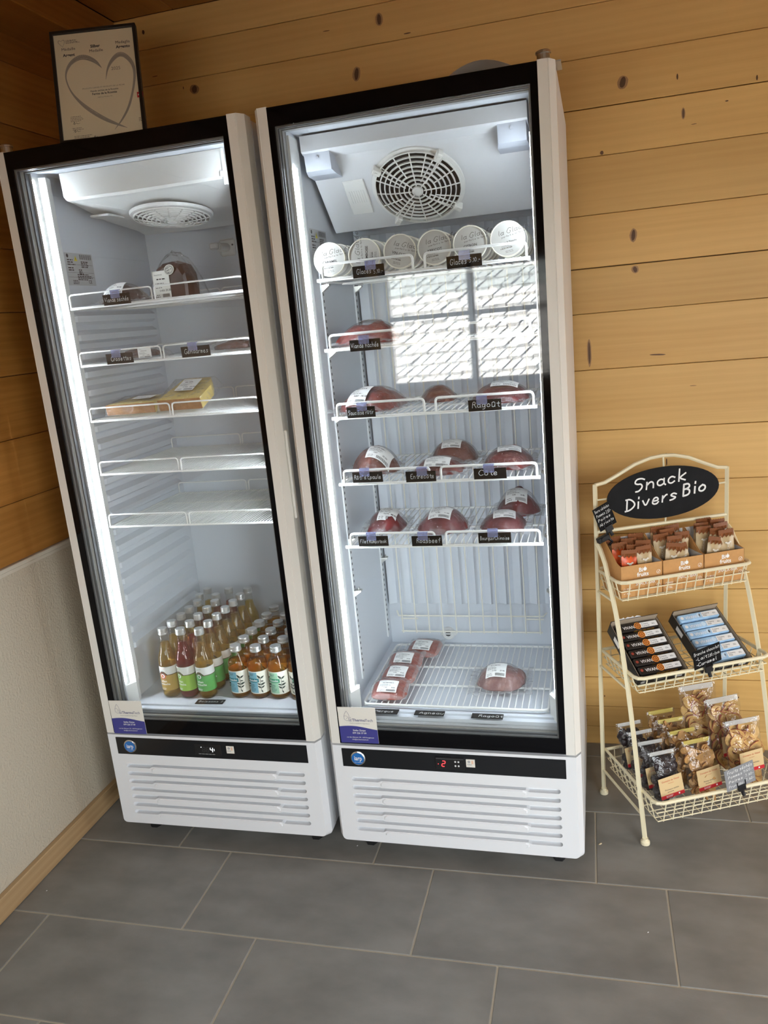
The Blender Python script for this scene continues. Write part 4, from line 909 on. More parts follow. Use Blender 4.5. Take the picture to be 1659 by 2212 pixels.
pack('rumpsteak_pack', 'vacuum bag with rump steak and tilted label at the left end of the fifth shelf', 'meat pack', FL('R', .157, .250, z5, .12), .056, .066, .046, BEEF, 9, (.008, -.005, .048, .056, -.15), p=2.4, film=1.24)
pack('roast_beef_pack', 'dark roast beef pack with white label in the middle of the fifth shelf', 'meat pack', FL('R', .318, .235, z5, .02), .063, .074, .050, BEEF, 10, (.0, -.008, .056, .048, -.05), p=2.5, film=1.22)
pack('fondue_meat_pack', 'fondue meat pack with white label right of the roast beef, the front one of two', 'meat pack', FL('R', .484, .222, z5, .03), .060, .060, .040, BEEF, 11, (.005, .0, .054, .040, .05), p=2.6, film=1.25)
pack('fondue_meat_pack', 'rear one of the two fondue meat packs at the right end of the fifth shelf', 'meat pack', FL('R', .508, .384, z5, .0), .060, .060, .062, BEEF, 12, (.0, -.012, .056, .040, .0), p=2.6, film=1.25)
for k, (u, d, z, tl, lab) in enumerate(((.148, .146, z6 + .0095, .17, 'flat merguez pack, the front one of the overlapping row'), (.154, .241, z6 + .0095, .17, 'flat merguez pack, second from the front of the overlapping row'), (.150, .336, z6 + .0095, .17, 'flat merguez pack, third from the front of the overlapping row'), (.190, .431, z6 + .0095, .17, 'flat merguez pack, the rearmost of the overlapping row'))):
    pack('merguez_pack', lab, 'meat pack', FL('R', u, d, z, (.02, -.04, .0, -.10)[k], tl), .052, .047, .018, MINCE, 20 + k, (-.002, .0, .052, .040, -.03), p=4, amp=.06, film=1.05, group='merguez packs', rim=.0)
pack('lamb_stew_pack', 'vacuum bag of lamb stew alone on the right of the floor grid', 'meat pack', FL('R', .450, .235, z6, .06), .064, .062, .046, LAMB, 30, (-.010, -.004, .052, .046, -.08), p=2.6, amp=.22, film=1.38)
# left refrigerator: dried meat, sausages, cheese
y1, y2, y3 = 1.5672, 1.4159, 1.2654
pack('dried_meat_pack', 'low pack of dried meat behind the Viande séchée tag', 'meat pack', FL('L', .200, .172, y1, .20), .062, .055, .046, DRYM, 40, (-.014, -.012, .052, .046, -.1), p=2.4, film=1.16)
t = thing('dried_meat_pack', 'tall dark piece of dried meat standing upright with white label and clear bag', 'meat pack', FL('L', .300, .286, y1 + .001, -.12))
m = MB(); so = 3
prof = [(-.056, 0), (-.058, .030), (-.054, .060), (-.040, .086), (-.016, .100), (.016, .103), (.040, .094), (.054, .070), (.058, .035), (.056, 0)]
n = len(prof); v = []
for (yy, k) in ((-.034, .86), (-.028, .97), (0, 1.0), (.028, .97), (.034, .86)): v += [(x * k, yy, z * k + .001) for x, z in prof]
m.add(v, [(a * n + j, (a + 1) * n + j, (a + 1) * n + (j + 1) % n, a * n + (j + 1) % n) for a in range(4) for j in range(n)] + [tuple(range(n)), tuple(range(4 * n, 5 * n))[::-1]])
part('meat', m, DRYM, t, smooth=False)
m = MB(); m.box(-.050, .004, -.0362, -.0356, .004, .080); lo = part('label', m, mat('label paper warm', (.80, .78, .72), .6), t)
m = MB(); label_print(m, .050, .072, lambda q: (q[0] - .023, -.0366, q[2] + .042), 77); part('print', m, [INK, INKG], lo)
m = MB(); disc(m, 0, 0, .017, -.0372, 20, 0, sz=.8); disc(m, 0, 0, .0135, -.0376, 20, 1, r0=.011, sz=.8); lines(m, -.009, .009, .004, .003, 3, .006, -.0378, 1, 5); part('round_seal', m, [mat('seal beige', (.62, .58, .50), .5), INKG], t, TR(.008, 0, .080, 0, 0, -.3))
m = MB(); m.grid(20, 14, lambda i, j: ((i - .45) * .170, -.030 + .055 * j + .012 * NZ.noise(Vector((i * 8, j * 6, 1))), max(.001, (.128 * math.sin(PI * min(1, max(0, i))) ** .55) * (.35 + .65 * math.sin(PI * min(1, j * .9 + .1)) ** .5) + .010 * NZ.noise(Vector((i * 11, j * 9, 4))))))
part('film', m, FILM2, t, smooth=True)
SAUS = meat_mat('smoked sausage', (.022, .009, .008), (.065, .026, .020), (.14, .08, .06), 40, .68)
def sausage_pack(label, M, n, seed, lab=False):
    t = thing('sausage_bag', label, 'meat pack', M, 'bags of smoked sausages'); r = random.Random(seed)
    for k in range(n):
        y = -.028 + .056 * k / max(1, n - 1); L = r.uniform(.045, .056); x0 = r.uniform(-.008, .008); P = []; rs = []
        for q in range(9): s_ = q / 8; P.append((x0 + (s_ * 2 - 1) * L, y + .006 * math.sin(s_ * 3 + k), .012 + .004 * (k % 2) + .004 * math.sin(s_ * PI))); rs.append(.0105 * math.sin(PI * (.06 + .88 * s_)) ** .5)
        part('sausage', MB().tube(P, rs, 8), SAUS, t, smooth=True)
    m = MB(); so = Vector((seed, 0, 0)); m.grid(22, 18, lambda i, j: ((i * 2 - 1) * .078, (j * 2 - 1) * .050, .002 + .030 * max(0, 1 - max(abs(i * 2 - 1), abs(j * 2 - 1)) ** 3) ** .6 + .006 * abs(NZ.noise(Vector((i * 9, j * 9, 1)) + so)))); part('film', m, FILM2, t, smooth=True)
    if lab:
        lo = part('label', MB().box(.022, .060, -.0535, -.052, .004, .030), PAPER, t); m = MB(); label_print(m, .036, .025, lambda q: (q[0] + .041, -.0540, q[2] + .017), seed); part('print', m, [INK, INKG], lo)
sausage_pack('bag of dark smoked sausages behind the Crosettes tag', FL('L', .220, .170, y2, .05), 3, 50, True)
sausage_pack('bag of dark smoked sausages at the right end of the second shelf', FL('L', .508, .165, y2, .0), 3, 51)
CHEESE = mat('pale yellow cheese', (.66, .50, .17), .45, noise=.12, nscale=30); RIND = mat('washed cheese rind', (.36, .17, .06), .7, noise=.3, nscale=60)
def cheese(label, M, w, d, h, seed, lab):
    t = thing('cheese_pack', label, 'cheese', M, 'two packs of cheese')
    m = MB(); poly = [(-w * .5, -d * .5), (w * .46, -d * .5), (w * .5, d * .10), (w * .36, d * .5), (-w * .28, d * .5)]
    vprism(m, poly, .002, h); part('cheese', m, CHEESE, t)
    m = MB(); m.box(-w * .5 - .001, w * .46 + .001, -d * .5 - .003, -d * .5 - .0002, .002, h, c=.001); part('rind', m, RIND, t)
    m = MB(); so = Vector((seed, 0, 0)); m.grid(24, 20, lambda i, j: ((i * 2 - 1) * w * .56, (j * 2 - 1) * d * .60, .001 + (h + .002) * min(1, max(0, (1.0 - max(abs(i * 2 - 1), abs(j * 2 - 1))) * 6)) + .0035 * abs(NZ.noise(Vector((i * 14, j * 14, 1)) + so)))); part('film', m, FILM2, t, smooth=True)
    lx, ly, lw, lh, lr = lab; c, s = math.cos(lr), math.sin(lr); on = lambda q, up=0: (lx + q[0] * c - q[2] * s, ly + q[0] * s + q[2] * c, h + .0065 + up)
    m = MB(); m.grid(2, 2, lambda i, j: on(((i - .5) * lw, 0, (j - .5) * lh))); lo = part('label', m, PAPER, t); m = MB(); label_print(m, lw, lh, lambda q: on(q, .0005), seed); part('print', m, [INK, INKG], lo)
cheese('wedge of hard cheese lying flat at the left end of the third shelf', FL('L', .182, .195, y3 + .009, .06, .10), .150, .110, .030, 60, (.015, .0, .060, .045, -.05))
cheese('wedge of hard cheese propped up on its neighbour, right of the flat one', FL('L', .343, .190, y3 + .029, .02, .36), .130, .125, .034, 61, (.0, .01, .055, .070, -.05))
# ---- ice cream tubs
CUPW = mat('tub card white', (.74, .73, .70), .5); LIDW = mat('tub lid', (.50, .49, .465), .55); RIMW = mat('tub rim cream', (.80, .77, .66), .4)
GL['q'] = GL['a']
def tub(flav, rot, label, M, small=.0085, group='ice cream tubs', printed=True):
    t = thing('ice_cream_tub', label, 'tub', M, group); MX = Matrix.Rotation(PI / 2, 4, 'X')     # axis along -y, lid in front
    part('tub_body', MB().lathe([(.0335, -.052), (.0385, -.006)], 28, 0, MX), CUPW, t, smooth=False)
    ld = part('lid', MB().lathe([(0, -.0015), (.0376, -.0015), (.0376, 0)], 32, 0, MX), LIDW, t)
    part('rim', MB().lathe([(.0375, -.0005), (.0380, .0018), (.0398, .0018), (.0405, 0), (.0405, -.009), (.0388, -.010)], 32, 0, MX), RIMW, t)
    if printed:
        c, s = math.cos(rot), math.sin(rot); fn = lambda p: (p[0] * c - p[2] * s, -.0004, p[0] * s + p[2] * c)
        m = MB(); q = MB(); hand(q, 'la Glacée', -.021, .010, .0110, .0009, slope=.06, slant=.25); m.add([fn(p) for p in q.v], q.f, 0)
        q = MB(); hand(q, 'parfait à la ferme'.replace('à', 'a'), -.013, .0035, .0040, .0005, slope=.06, slant=.25); m.add([fn(p) for p in q.v], q.f, 0)
        ftext(m, flav, 0, -.0085, small, 0, 'C', .015, 0, fn); lines(m, -.017, .017, -.0150, .0012, 2, .003, 0, 1, 3, fn); lines(m, -.020, .020, -.0205, .0016, 1, .003, 0, 0, 4, fn); lines(m, -.010, .010, -.027, .0014, 2, .003, 0, 1, 5, fn)
        part('print', m, [INK, INKG], ld)
    return t
FLAV = [('CARAMEL', .06, 'caramel', .1118), ('FRAMBOISE', PI / 2 - .05, 'raspberry, with its writing turned sideways', .2008), ('VIN CUIT', -.32, 'cooked wine', .2890), ('ABRICOT', .10, 'apricot', .3725), ('CITRON', .10, 'lemon', .4575), ('Choco & Pistache', .16, 'chocolate and pistachio', .5446)]
blank = None
for i, (fl, rot, nm, u) in enumerate(FLAV):
    z = 1.5735 + .0418
    short = nm.split(',')[0]
    tub(fl, rot - .0, f'white ice cream tub marked {fl}, the front one of its row', FL('R', u, .112, z, .04, -.06), .0055 if len(fl) > 10 else .0085)
    for k in range(4):
        M = FL('R', u + .002, .180 + .0640 * k, z - .0, .0, -.03); lab = f'plain white ice cream tub, {ORDN[k + 1]} in the row behind the {fl} tub'
        if blank is None: blank = tub('', 0, lab, M, printed=False)
        else: dup(blank, M, lab)
# ---- cards in the door corners, sheet and frame on top
def card(s, u, z, label):
    t = thing('business_card', label, 'card', FL(s, u, -.0016, z, 0, 0, -.012), 'business cards on the refrigerator doors')
    w, h = .1055, .1050
    part('card_body', MB().box(0, w, -.0008, .0004, 0, h), CARDW, t)
    m = MB(); n = 16; top = [(w * i / n, -.0012, .047 + .0045 * math.sin(PI * (i / n) * 1.25 + .2) - .003 * (i / n)) for i in range(n + 1)]; bot = [(w * i / n, -.0012, 0) for i in range(n + 1)]
    m.add(bot + top, [(i, i + 1, n + 2 + i, n + 1 + i) for i in range(n)]); bd = part('blue_band', m, CARDB, t)
    m = MB(); NV = 0
    ftext(m, 'SZ', .028, .0640, .0080, -.0012, 'L', .01, 0); ftext(m, 'Thermo', .038, .0640, .0112, -.0012, 'L', .012, 0); ftext(m, 'Tech', .0735, .0640, .0112, -.0012, 'L', -.004, 0); ftext(m, 'Froid et installations frigorifiques', .0300, .0570, .0042, -.0012, 'L', 0, 2, shear=.3)
    def stroke(P, w_=.0006):
        q = MB(); q.tube([(x, 0, z_) for x, z_ in P], w_ / 2, 4); m.add([(p[0], -.0012, p[2]) for p in q.v], [f for f in q.f if len(f) == 4], 0)
    stroke([(.024, .094), (.019, .086), (.016, .078), (.0165, .070), (.021, .0655), (.028, .0655)]); stroke([(.024, .094), (.029, .086), (.031, .078), (.028, .072)]); stroke([(.0165, .079), (.022, .080), (.027, .076), (.022, .070)]); stroke([(.028, .070), (.0325, .074), (.034, .077), (.0345, .071)])
    ftext(m, 'Stefan Zürjan', w / 2 + .002, .0355, .0066, -.0016, 'C', .012, 1); ftext(m, '079 226 37 09', w / 2 + .002, .0275, .0066, -.0016, 'C', .012, 1)
    ftext(m, 'rue des Allamans 101, 1659 Rougemont', w / 2 + .003, .0155, .0047, -.0016, 'C', .004, 1); ftext(m, 'info@sz-thermotech.ch', w / 2 + .002, .0090, .0047, -.0016, 'C', .004, 1)
    part('print', m, [mat('navy ink', (.03, .03, .16), .5), CHALK, INKG], t)
card('L', .0395, .3585, 'cream and blue business card in the lower corner of the left refrigerator door'); card('R', .0405, .3640, 'cream and blue business card in the lower corner of the right refrigerator door')
# ================================================================ ON TOP OF THE REFRIGERATORS
t = thing('framed_certificate', 'black framed award certificate leaning on top of the left refrigerator', 'picture frame', Matrix.Translation((.432, -.606, 1.9512)) @ Matrix.Rotation(.276, 4, 'Z') @ Matrix.Rotation(-.285, 4, 'X') @ Matrix.Rotation(-.020, 4, 'Y'))
fw, fh = .2125, .2852
m = MB(); 
for q in ((-fw / 2, fw / 2, 0, .008), (-fw / 2, fw / 2, fh - .008, fh), (-fw / 2, -fw / 2 + .008, 0, fh), (fw / 2 - .008, fw / 2, 0, fh)): m.box(q[0], q[1], -.006, .010, q[2], q[3], c=.001)
part('frame', m, BLACKM, t)
part('backboard', MB().box(-fw / 2 + .004, fw / 2 - .004, .003, .008, .004, fh - .004), DGREY, t)
part('easel_leg', MB().box(-.03, .03, .009, .012, .02, .19).add([(-.03, .012, .19), (.03, .012, .19), (.03, .105, .034), (-.03, .105, .034), (-.03, .012, .186), (.03, .012, .186), (.03, .105, .030), (-.03, .105, .030)], [(0, 1, 2, 3), (7, 6, 5, 4), (2, 1, 5, 6), (0, 3, 7, 4), (3, 2, 6, 7)]), DGREY, t)
sh = part('certificate', MB().box(-fw / 2 + .006, fw / 2 - .006, .0, .003, .006, fh - .006), mat('certificate paper', (.70, .62, .44), .6), t)
m = MB(); K = fw / .25
def X(px): return (px - 1010) / 880 * (fw - .016)          # certificate pixels of a close look -> metres
def Z(pz): return fh - .008 - (pz - 345) / 1110 * (fh - .016)
def band(P, mi=0):
    for i in range(len(P) - 1):
        (a, b, w0), (c, d, w1) = P[i], P[i + 1]; t_ = Vector((X(c) - X(a), Z(d) - Z(b))).normalized(); n = Vector((-t_.y, t_.x)); k = (fw - .016) / 880 / 2
        m.add([(X(a) - n.x * w0 * k, -.0004, Z(b) - n.y * w0 * k), (X(c) - n.x * w1 * k, -.0004, Z(d) - n.y * w1 * k), (X(c) + n.x * w1 * k, -.0004, Z(d) + n.y * w1 * k), (X(a) + n.x * w0 * k, -.0004, Z(b) + n.y * w0 * k)], [(0, 1, 2, 3)], mi)
def smooth(P, k=3):
    for _ in range(k):
        Q = [P[0]]
        for a, b in zip(P, P[1:]): Q += [tuple(.75 * x + .25 * y for x, y in zip(a, b)), tuple(.25 * x + .75 * y for x, y in zip(a, b))]
        P = Q + [P[-1]]
    return P
for (P, mi) in (([(1068, 735, 3), (1000, 650, 46), (860, 585, 60), (720, 650, 40), (655, 770, 14), (680, 900, 14), (740, 1010, 22), (860, 1140, 44), (1040, 1270, 44), (1180, 1340, 26), (1280, 1385, 3)], 0), ([(1100, 860, 3), (1130, 740, 22), (1210, 640, 46), (1300, 600, 56), (1400, 690, 40), (1430, 800, 30), (1400, 960, 22), (1330, 1160, 26), (1240, 1290, 22), (1140, 1390, 3)], 0),
    ([(1040, 700, 1), (960, 630, 5), (850, 605, 6), (740, 660, 5), (690, 740, 1)], 1), ([(760, 1030, 1), (900, 1160, 7), (1060, 1270, 6), (1200, 1345, 1)], 1), ([(1130, 760, 1), (1210, 660, 6), (1300, 625, 6), (1385, 710, 5), (1410, 800, 1)], 1)):
    m = MB(); band(smooth(P), mi); part('heart_stroke', m, [mat('silver print', (.30, .27, .22), .5), mat('pale print', (.55, .50, .40), .5)], sh)
m = MB()
band(smooth([(665, 475, 2), (612, 425, 6), (625, 398, 8), (648, 415, 3), (680, 395, 8), (690, 425, 5), (660, 478, 2)]), 0)
e = (fw - .016) / 880
for (tx, px, pz, sz, al, bo, mi) in (('Médaille', 722, 515, 44, 'C', 0, 2), ('Argent', 722, 578, 44, 'C', .03, 2), ('Silber', 1020, 512, 44, 'C', .03, 2), ('Medaille', 1025, 560, 44, 'C', 0, 2), ('Medaglia', 1325, 500, 44, 'C', 0, 2), ('Argento', 1325, 548, 44, 'C', .03, 2), ('2025', 1220, 770, 50, 'C', 0, 3),
    ('PRODUITS CARNÉS ET PRODUITS DE LA PÊCHE', 1065, 940, 21, 'C', 0, 3), ('Viande séchée de la Rosette', 1070, 975, 26, 'C', .012, 2), ('Ferme de la Rosette', 1070, 1008, 32, 'C', .025, 2), ('1660 Les Moulins VD', 1070, 1042, 18, 'C', 0, 3)): ftext(m, tx, X(px), Z(pz), sz * e * 1.05, -.0005, al, bo, mi)
for (x0, x1, z, n, g) in ((700, 885, 412, 4, 11), (668, 815, 1215, 4, 17), (680, 800, 1335, 2, 17), (690, 960, 1420, 2, 17), (1415, 1510, 1300, 3, 17)): lines(m, X(x0), X(x1), Z(z), 6 * e, n, g * e, -.0005, 3, x0)
for (x0, z) in ((690, 1290), (690, 1372), (730, 1470), (900, 1455)): band([(x0, z, 3), (x0 + 20, z - 25, 4), (x0 + 14, z + 4, 4), (x0 + 40, z - 15, 3), (x0 + 50, z, 3), (x0 + 80, z - 8, 2)], 2)
rect(m, X(1424), X(1489), Z(1085), Z(1027), -.0005, 4); rect(m, X(1449), X(1464), Z(1077), Z(1035), -.0007, 5); rect(m, X(1434), X(1479), Z(1063), Z(1049), -.0007, 5)
part('print', m, [mat('silver print', (.30, .27, .22), .5), mat('pale print', (.55, .50, .40), .5), mat('print black', (.02, .02, .03), .6), mat('print grey', (.20, .17, .13), .6), mat('swiss red', (.50, .02, .03), .5), mat('swiss white', (.8, .76, .7), .5)], sh, kind='stuff')
m = MB(); m.grid(14, 1, lambda i, j: (-.10 + .205 * i, .16 * j, .0015 + .048 * math.sin(PI * min(1, i * 1.02)) ** .8 + (.016 * (i - .75) if i > .75 else 0)))
t = tag(link('paper_sheet', m.mesh('paper_sheet', PAPER, True), None, FL('R', .505, .10, 1.9425, .05)), 'curled white paper sheet lying on top of the right refrigerator', 'paper')
m = MB(); m.grid(10, 6, lambda i, j: (-.05 + .12 * i, .10 * j, .001 + .022 * math.sin(PI * i) * (1 - .4 * j) + .003 * math.sin(i * 17 + j * 9)))
tag(link('plastic_wrap', m.mesh('plastic_wrap', FILM2, True), None, FL('R', .14, .09, 1.9425, .1)), 'thin clear plastic wrap lying on top of the right refrigerator near its left corner', 'plastic film')

# ================================================================ DISPLAY RACK
t = thing('display_rack', 'cream painted three tier wire display rack with oval chalkboard beside the right refrigerator', 'rack', RACK)
WR, DP = .402, .25
def P3(a, b, z): return (a, -b, z)
legp = [(.006, .796), (.022, .785), (.050, .752), (.080, .690), (.108, .625), (.140, .530), (.168, .430), (.196, .300), (.224, .150), (.250, .012)]
for a in (0, WR):
    part('back_post', MB().tube([P3(a, 0, .010), P3(a, 0, .966)], .0068, 4), CREAM, t)
    part('front_leg', MB().tube([P3(a, b, z) for b, z in legp], .0068, 4), CREAM, t)
    for b in (0, .250): part('foot', MB().lathe([(.009, 0), (.0125, .002), (.0125, .010), (.008, .014), (.008, .02)], 14, 0, Matrix.Translation(P3(a, b, 0))), CREAM, t)
arch = [(0, .964), (.03, .968), (.07, .985), (.12, .1008 * 10), (.165, 1.0200), (.201, 1.0225), (.237, 1.0200), (.282, 1.008), (.332, .985), (.372, .968), (WR, .964)]
part('arch', MB().tube([P3(a, 0, z) for a, z in arch], .0052, 6), CREAM, t)
part('cross_bar', MB().tube([P3(0, 0, .829), P3(WR, 0, .826)], .0052, 6), CREAM, t)
part('sign_stay', MB().tube([P3(.205, 0, 1.02), P3(.205, .004, .975)], .0028, 5).tube([P3(.210, 0, .829), P3(.210, .004, .855)], .0028, 5).tube([P3(WR, 0, .921), P3(.34, .004, .921)], .0026, 5).tube([P3(0, 0, .921), P3(.06, .004, .921)], .0026, 5), CREAM, t, kind='stuff')
for z, b in ((.655, .095), (.425, .172), (.082, .237)):
    for a in (0, WR): part('side_bar', MB().tube([P3(a, 0, z), P3(a, b, z)], .0042, 6), CREAM, t)
bs = part('sign_board', (lambda m: (m.prism([(.170 * math.cos(2 * PI * k / 48), .0735 * math.sin(2 * PI * k / 48)) for k in range(48)], -.0015, .0015), m)[1])(MB()), mat('chalkboard', (.008, .008, .009), .6, spec=.18, noise=.35, nscale=18), t, TR(.200, -.010, .9195))
m = MB(); hand(m, 'Snack', -.090, .012, .035, .0045, .10, .08, -.0018, jit=.2); hand(m, 'Divers', -.118, -.040, .0325, .0045, .11, .08, -.0018, jit=.2); hand(m, 'Bio', .054, -.019, .033, .0052, .11, .08, -.0018, jit=.2)
part('lettering', m, CHALK, bs)
def basket(z1, z0, a0, a1, b0, b1, flare=.012):
    m = MB(); c = .02
    m.tube([P3(a0, b0, z1), P3(a0, b1 - c, z1), P3(a0 + c * .3, b1 - c * .3, z1), P3(a0 + c, b1, z1), P3(a1 - c, b1, z1), P3(a1 - c * .3, b1 - c * .3, z1), P3(a1, b1 - c, z1), P3(a1, b0, z1)], .0052, 8, closed=True)
    rim = part('basket_rim', m, CREAM, t)
    m = MB(); f = flare
    for zz, k in ((z0, 1), ((z0 + z1) / 2, .5)): m.tube([P3(a0 + f * k, b0 + f * .3 * k, zz), P3(a0 + f * k, b1 - f * k, zz), P3(a1 - f * k, b1 - f * k, zz), P3(a1 - f * k, b0 + f * .3 * k, zz)], .0017, 5, closed=True)
    n = 13
    for k in range(1, n + 1): a = a0 + (a1 - a0) * k / (n + 1); m.tube([P3(a, b1 + .003, z1), P3(a, b1 - f, z0 - .002), P3(a, b0 + f * .3, z0 - .002), P3(a, b0, z1)], .0017, 5)
    n = max(3, round((b1 - b0) / .031))
    for k in range(1, n + 1): b = b0 + (b1 - b0) * k / (n + 1); m.tube([P3(a0 - .002, b, z1), P3(a0 + f, b, z0), P3(a1 - f, b, z0), P3(a1 + .002, b, z1)], .0017, 5)
    part('basket_wires', m, CREAM, rim, kind='stuff')
basket(.716, .662, .004, .398, -.012, .128); basket(.470, .424, .008, .402, -.006, .205); basket(.147, .086, .010, .402, -.002, .292)
# ---- snack bar boxes in the top basket
KRAFT = mat('kraft carton', (.56, .29, .10), .6, noise=.06, nscale=90); KRIN = mat('carton inside', (.62, .60, .58), .7)
BROWN = mat('wrapper brown', (.22, .075, .025), .3); BEIGE = mat('wrapper beige', (.50, .36, .19), .3, noise=.12, nscale=40); ORNG = mat('wrapper orange', (.75, .10, .015), .3, noise=.45, nscale=55); LGRN = mat('wrapper green', (.25, .55, .03), .35)
def carton(label, M, w=.1215, d=.106, hf=.090, hb=.142):
    t = thing('snack_box', label, 'box', M, 'snack bar cartons in the top basket'); th = .0012
    m = MB(); m.box(0, w, 0, th, 0, hf); m.box(0, w, -d, -d + th, 0, hb); m.box(0, w, -d, 0, 0, th)
    m.v = [(x, -d - y if False else y, z) for x, y, z in m.v]
    m = MB(); m.box(0, w, -d, -d + th, 0, hf, 0)
    for x in (0, w - th): m.prism([(0, 0), (d, 0), (d, hf), (d * .80, hf + .004), (d * .1, hb), (0, hb)], x, x + th, 0, Matrix(((0, 1, 0, 0), (-1, 0, 0, 0), (0, 0, 1, 0), (0, 0, 0, 1))))
    m.box(0, w, -th, 0, 0, hb, 0); m.box(0, w, -d, 0, 0, th, 0)
    m.box(th, w - th, -d + th, -d + th * 1.6, th, hf - .0006, 1); m.box(th, th * 1.6, -d + th, -th, th, hf, 1); m.box(w - th * 1.6, w - th, -d + th, -th, th, hf, 1); m.box(th, w - th, -th * 1.6, -th, th, hb - .001, 1)
    part('carton', m, [KRAFT, KRIN], t)
    m = MB(); y = -d - .0004; ftext(m, 'Bi', .052, .0690, .0165, y, 'L', .02); disc(m, .0705, .0752, .0052, y, 16); rect(m, .0705, .0716, .080, .084, y); ftext(m, 'fruits', .047, .0560, .0165, y, 'L', .02); ftext(m, 'SNACK-BAR', .042, .031, .0150, y, 'L', .0, sx=.72)
    for z in (.062, .043, .024): disc(m, .110, z, .0058, y, 16, r0=.0050)
    rect(m, .1085, .1115, .0235, .0245, y); rect(m, .1095, .1105, .022, .026, y); q = MB(); q.add([(.107, y, .061), (.1093, y, .0588), (.1100, y, .0592), (.1135, y, .0655), (.1125, y, .066), (.1097, y, .0606), (.1077, y, .0618)], [tuple(range(7))]); m.add(q.v, q.f)
    disc(m, .010, .0235, .0034, y, 12, r0=.0028); lines(m, .016, .030, .0250, .0013, 2, .003, y, 0, 2); lines(m, .016, .030, .0120, .0013, 2, .003, y, 0, 3); ftext(m, '✓', .006, .009, .008, y, 'L'); rect(m, .0, .0, 0, 0, y)
    part('print', m, CHALK, t)
    return t
bar_cache = {}
def snack_bar(col, label, M):
    if col not in bar_cache:
        t = thing('snack_bar', label, 'snack bar', M, 'wrapped snack bars in the top basket'); w, h, th = .0225, .098, .0048
        m = MB()
        def side(s): m.grid(6, 9, lambda i, j: ((i * 2 - 1) * w * (1 - .06 * math.sin(PI * j)), s * th * (max(0, math.sin(PI * i)) ** .6) * (max(0, math.sin(PI * min(1, j * 1.0))) ** .5), h * .86 * j), flip=s > 0)
        side(-1); side(1); part('pouch', m, {'o': ORNG, 'b': BEIGE, 'g': BEIGE}[col], t, smooth=True)
        m = MB(); n = 12; zt = lambda i: h + (.0016 if i % 2 else 0)
        for s in (-1, 1):
            v = [((i / n * 2 - 1) * w, s * (.0008 + .0055 * math.sin(PI * i / n) ** .7), h * .82 + .004 * math.sin(i * 2.1)) for i in range(n + 1)] + [((i / n * 2 - 1) * w, s * .0010, h * .90) for i in range(n + 1)] + [((i / n * 2 - 1) * w, s * .0004, zt(i)) for i in range(n + 1)]
            m.add([(x, y - s * -.0004, z) for x, y, z in v], [(r_ * (n + 1) + i, r_ * (n + 1) + i + 1, (r_ + 1) * (n + 1) + i + 1, (r_ + 1) * (n + 1) + i)[:: (1 if s < 0 else -1)] for r_ in (0, 1) for i in range(n)])
        part('crimped_top', m, BROWN, t)
        m = MB(); 
        for (x, z, r_) in ((.0, .060, .0050), (.006, .063, .0035), (-.006, .0625, .0035)): disc(m, x, z, r_, -.0073, 10, 0, sz=.7)
        ftext(m, 'SNACK', -.006, .012, .0085, -.0072, 'L', .0, 0, lambda p: (.002 - (p[2] - .012) * 1.0, p[1], .018 + (p[0] + .006) * 1.4)); part('print', m, mat('wrapper print', (.72, .66, .55), .5), t)
        if col == 'g':
            m = MB(); P = [(0, .006), (.004, .011), (.011, .012), (.017, .009), (.014, .003), (.006, .0)]
            m.add([(x - .012, -.0040, z + .078) for x, z in P], [tuple(range(6))]); m.add([(x - .012, -.0040 - .0016, z + .078) for x, z in [(.018, .010), (.022, .012), (.024, .009), (.021, .006)]], [(3, 2, 1, 0)][::-1]); part('leaf_print', m, LGRN, t)
        bar_cache[col] = t; return t
    return dup(bar_cache[col], M, label)
BOXW = .1235
sides = ['left', 'middle', 'right']
barlay = [[('o', .034, .086, .012, .06, .10), ('b', .086, .086, .018, -.04, .10), ('o', .052, .066, .020, .12, .06), ('o', .032, .046, .026, -.04, .02), ('b', .090, .048, .024, .08, .02), ('o', .058, .030, .030, .05, .0), ('b', .030, .012, .034, -.05, .0), ('b', .088, .012, .036, .06, .0)],
          [('b', .034, .086, .014, .16, .10), ('b', .086, .086, .008, -.22, .10), ('b', .058, .066, .028, .03, .06), ('b', .032, .046, .034, -.04, .02), ('b', .088, .048, .032, .04, .02), ('b', .060, .030, .042, -.05, .0), ('b', .030, .012, .046, .10, .0), ('b', .088, .012, .046, -.08, .0)],
          [('b', .034, .086, .014, .20, .10), ('b', .088, .086, .030, -.05, .10), ('b', .060, .066, .032, .08, .06), ('b', .030, .046, .038, .06, .02), ('b', .090, .048, .042, -.04, .02), ('g', .034, .028, .044, .05, .0), ('b', .086, .028, .048, .03, .0), ('b', .060, .010, .050, -.03, .0)]]
cnm = {'o': 'orange', 'b': 'beige', 'g': 'green topped'}
for i in range(3):
    a0 = .0165 + BOXW * i; zb = .6655
    M0 = RK(a0, .003, zb)
    carton(f'{sides[i]} kraft carton of snack bars in the top basket of the rack', M0)
    for k, (c, x, d, up, ry, rx) in enumerate(barlay[i]):
        snack_bar(c, f'{cnm[c]} wrapped snack bar at the {["front", "middle", "back"][k2 := (0 if d > .07 else 1 if d > .03 else 2)]} {["left", "centre", "right"][min(2, int(x / .041))]} of the {sides[i]} carton' + (', tilted' if abs(ry) > .24 else ''), M0 @ TR(x, -d, .016 + up * .95, R_.uniform(-.05, .05), -rx, ry))
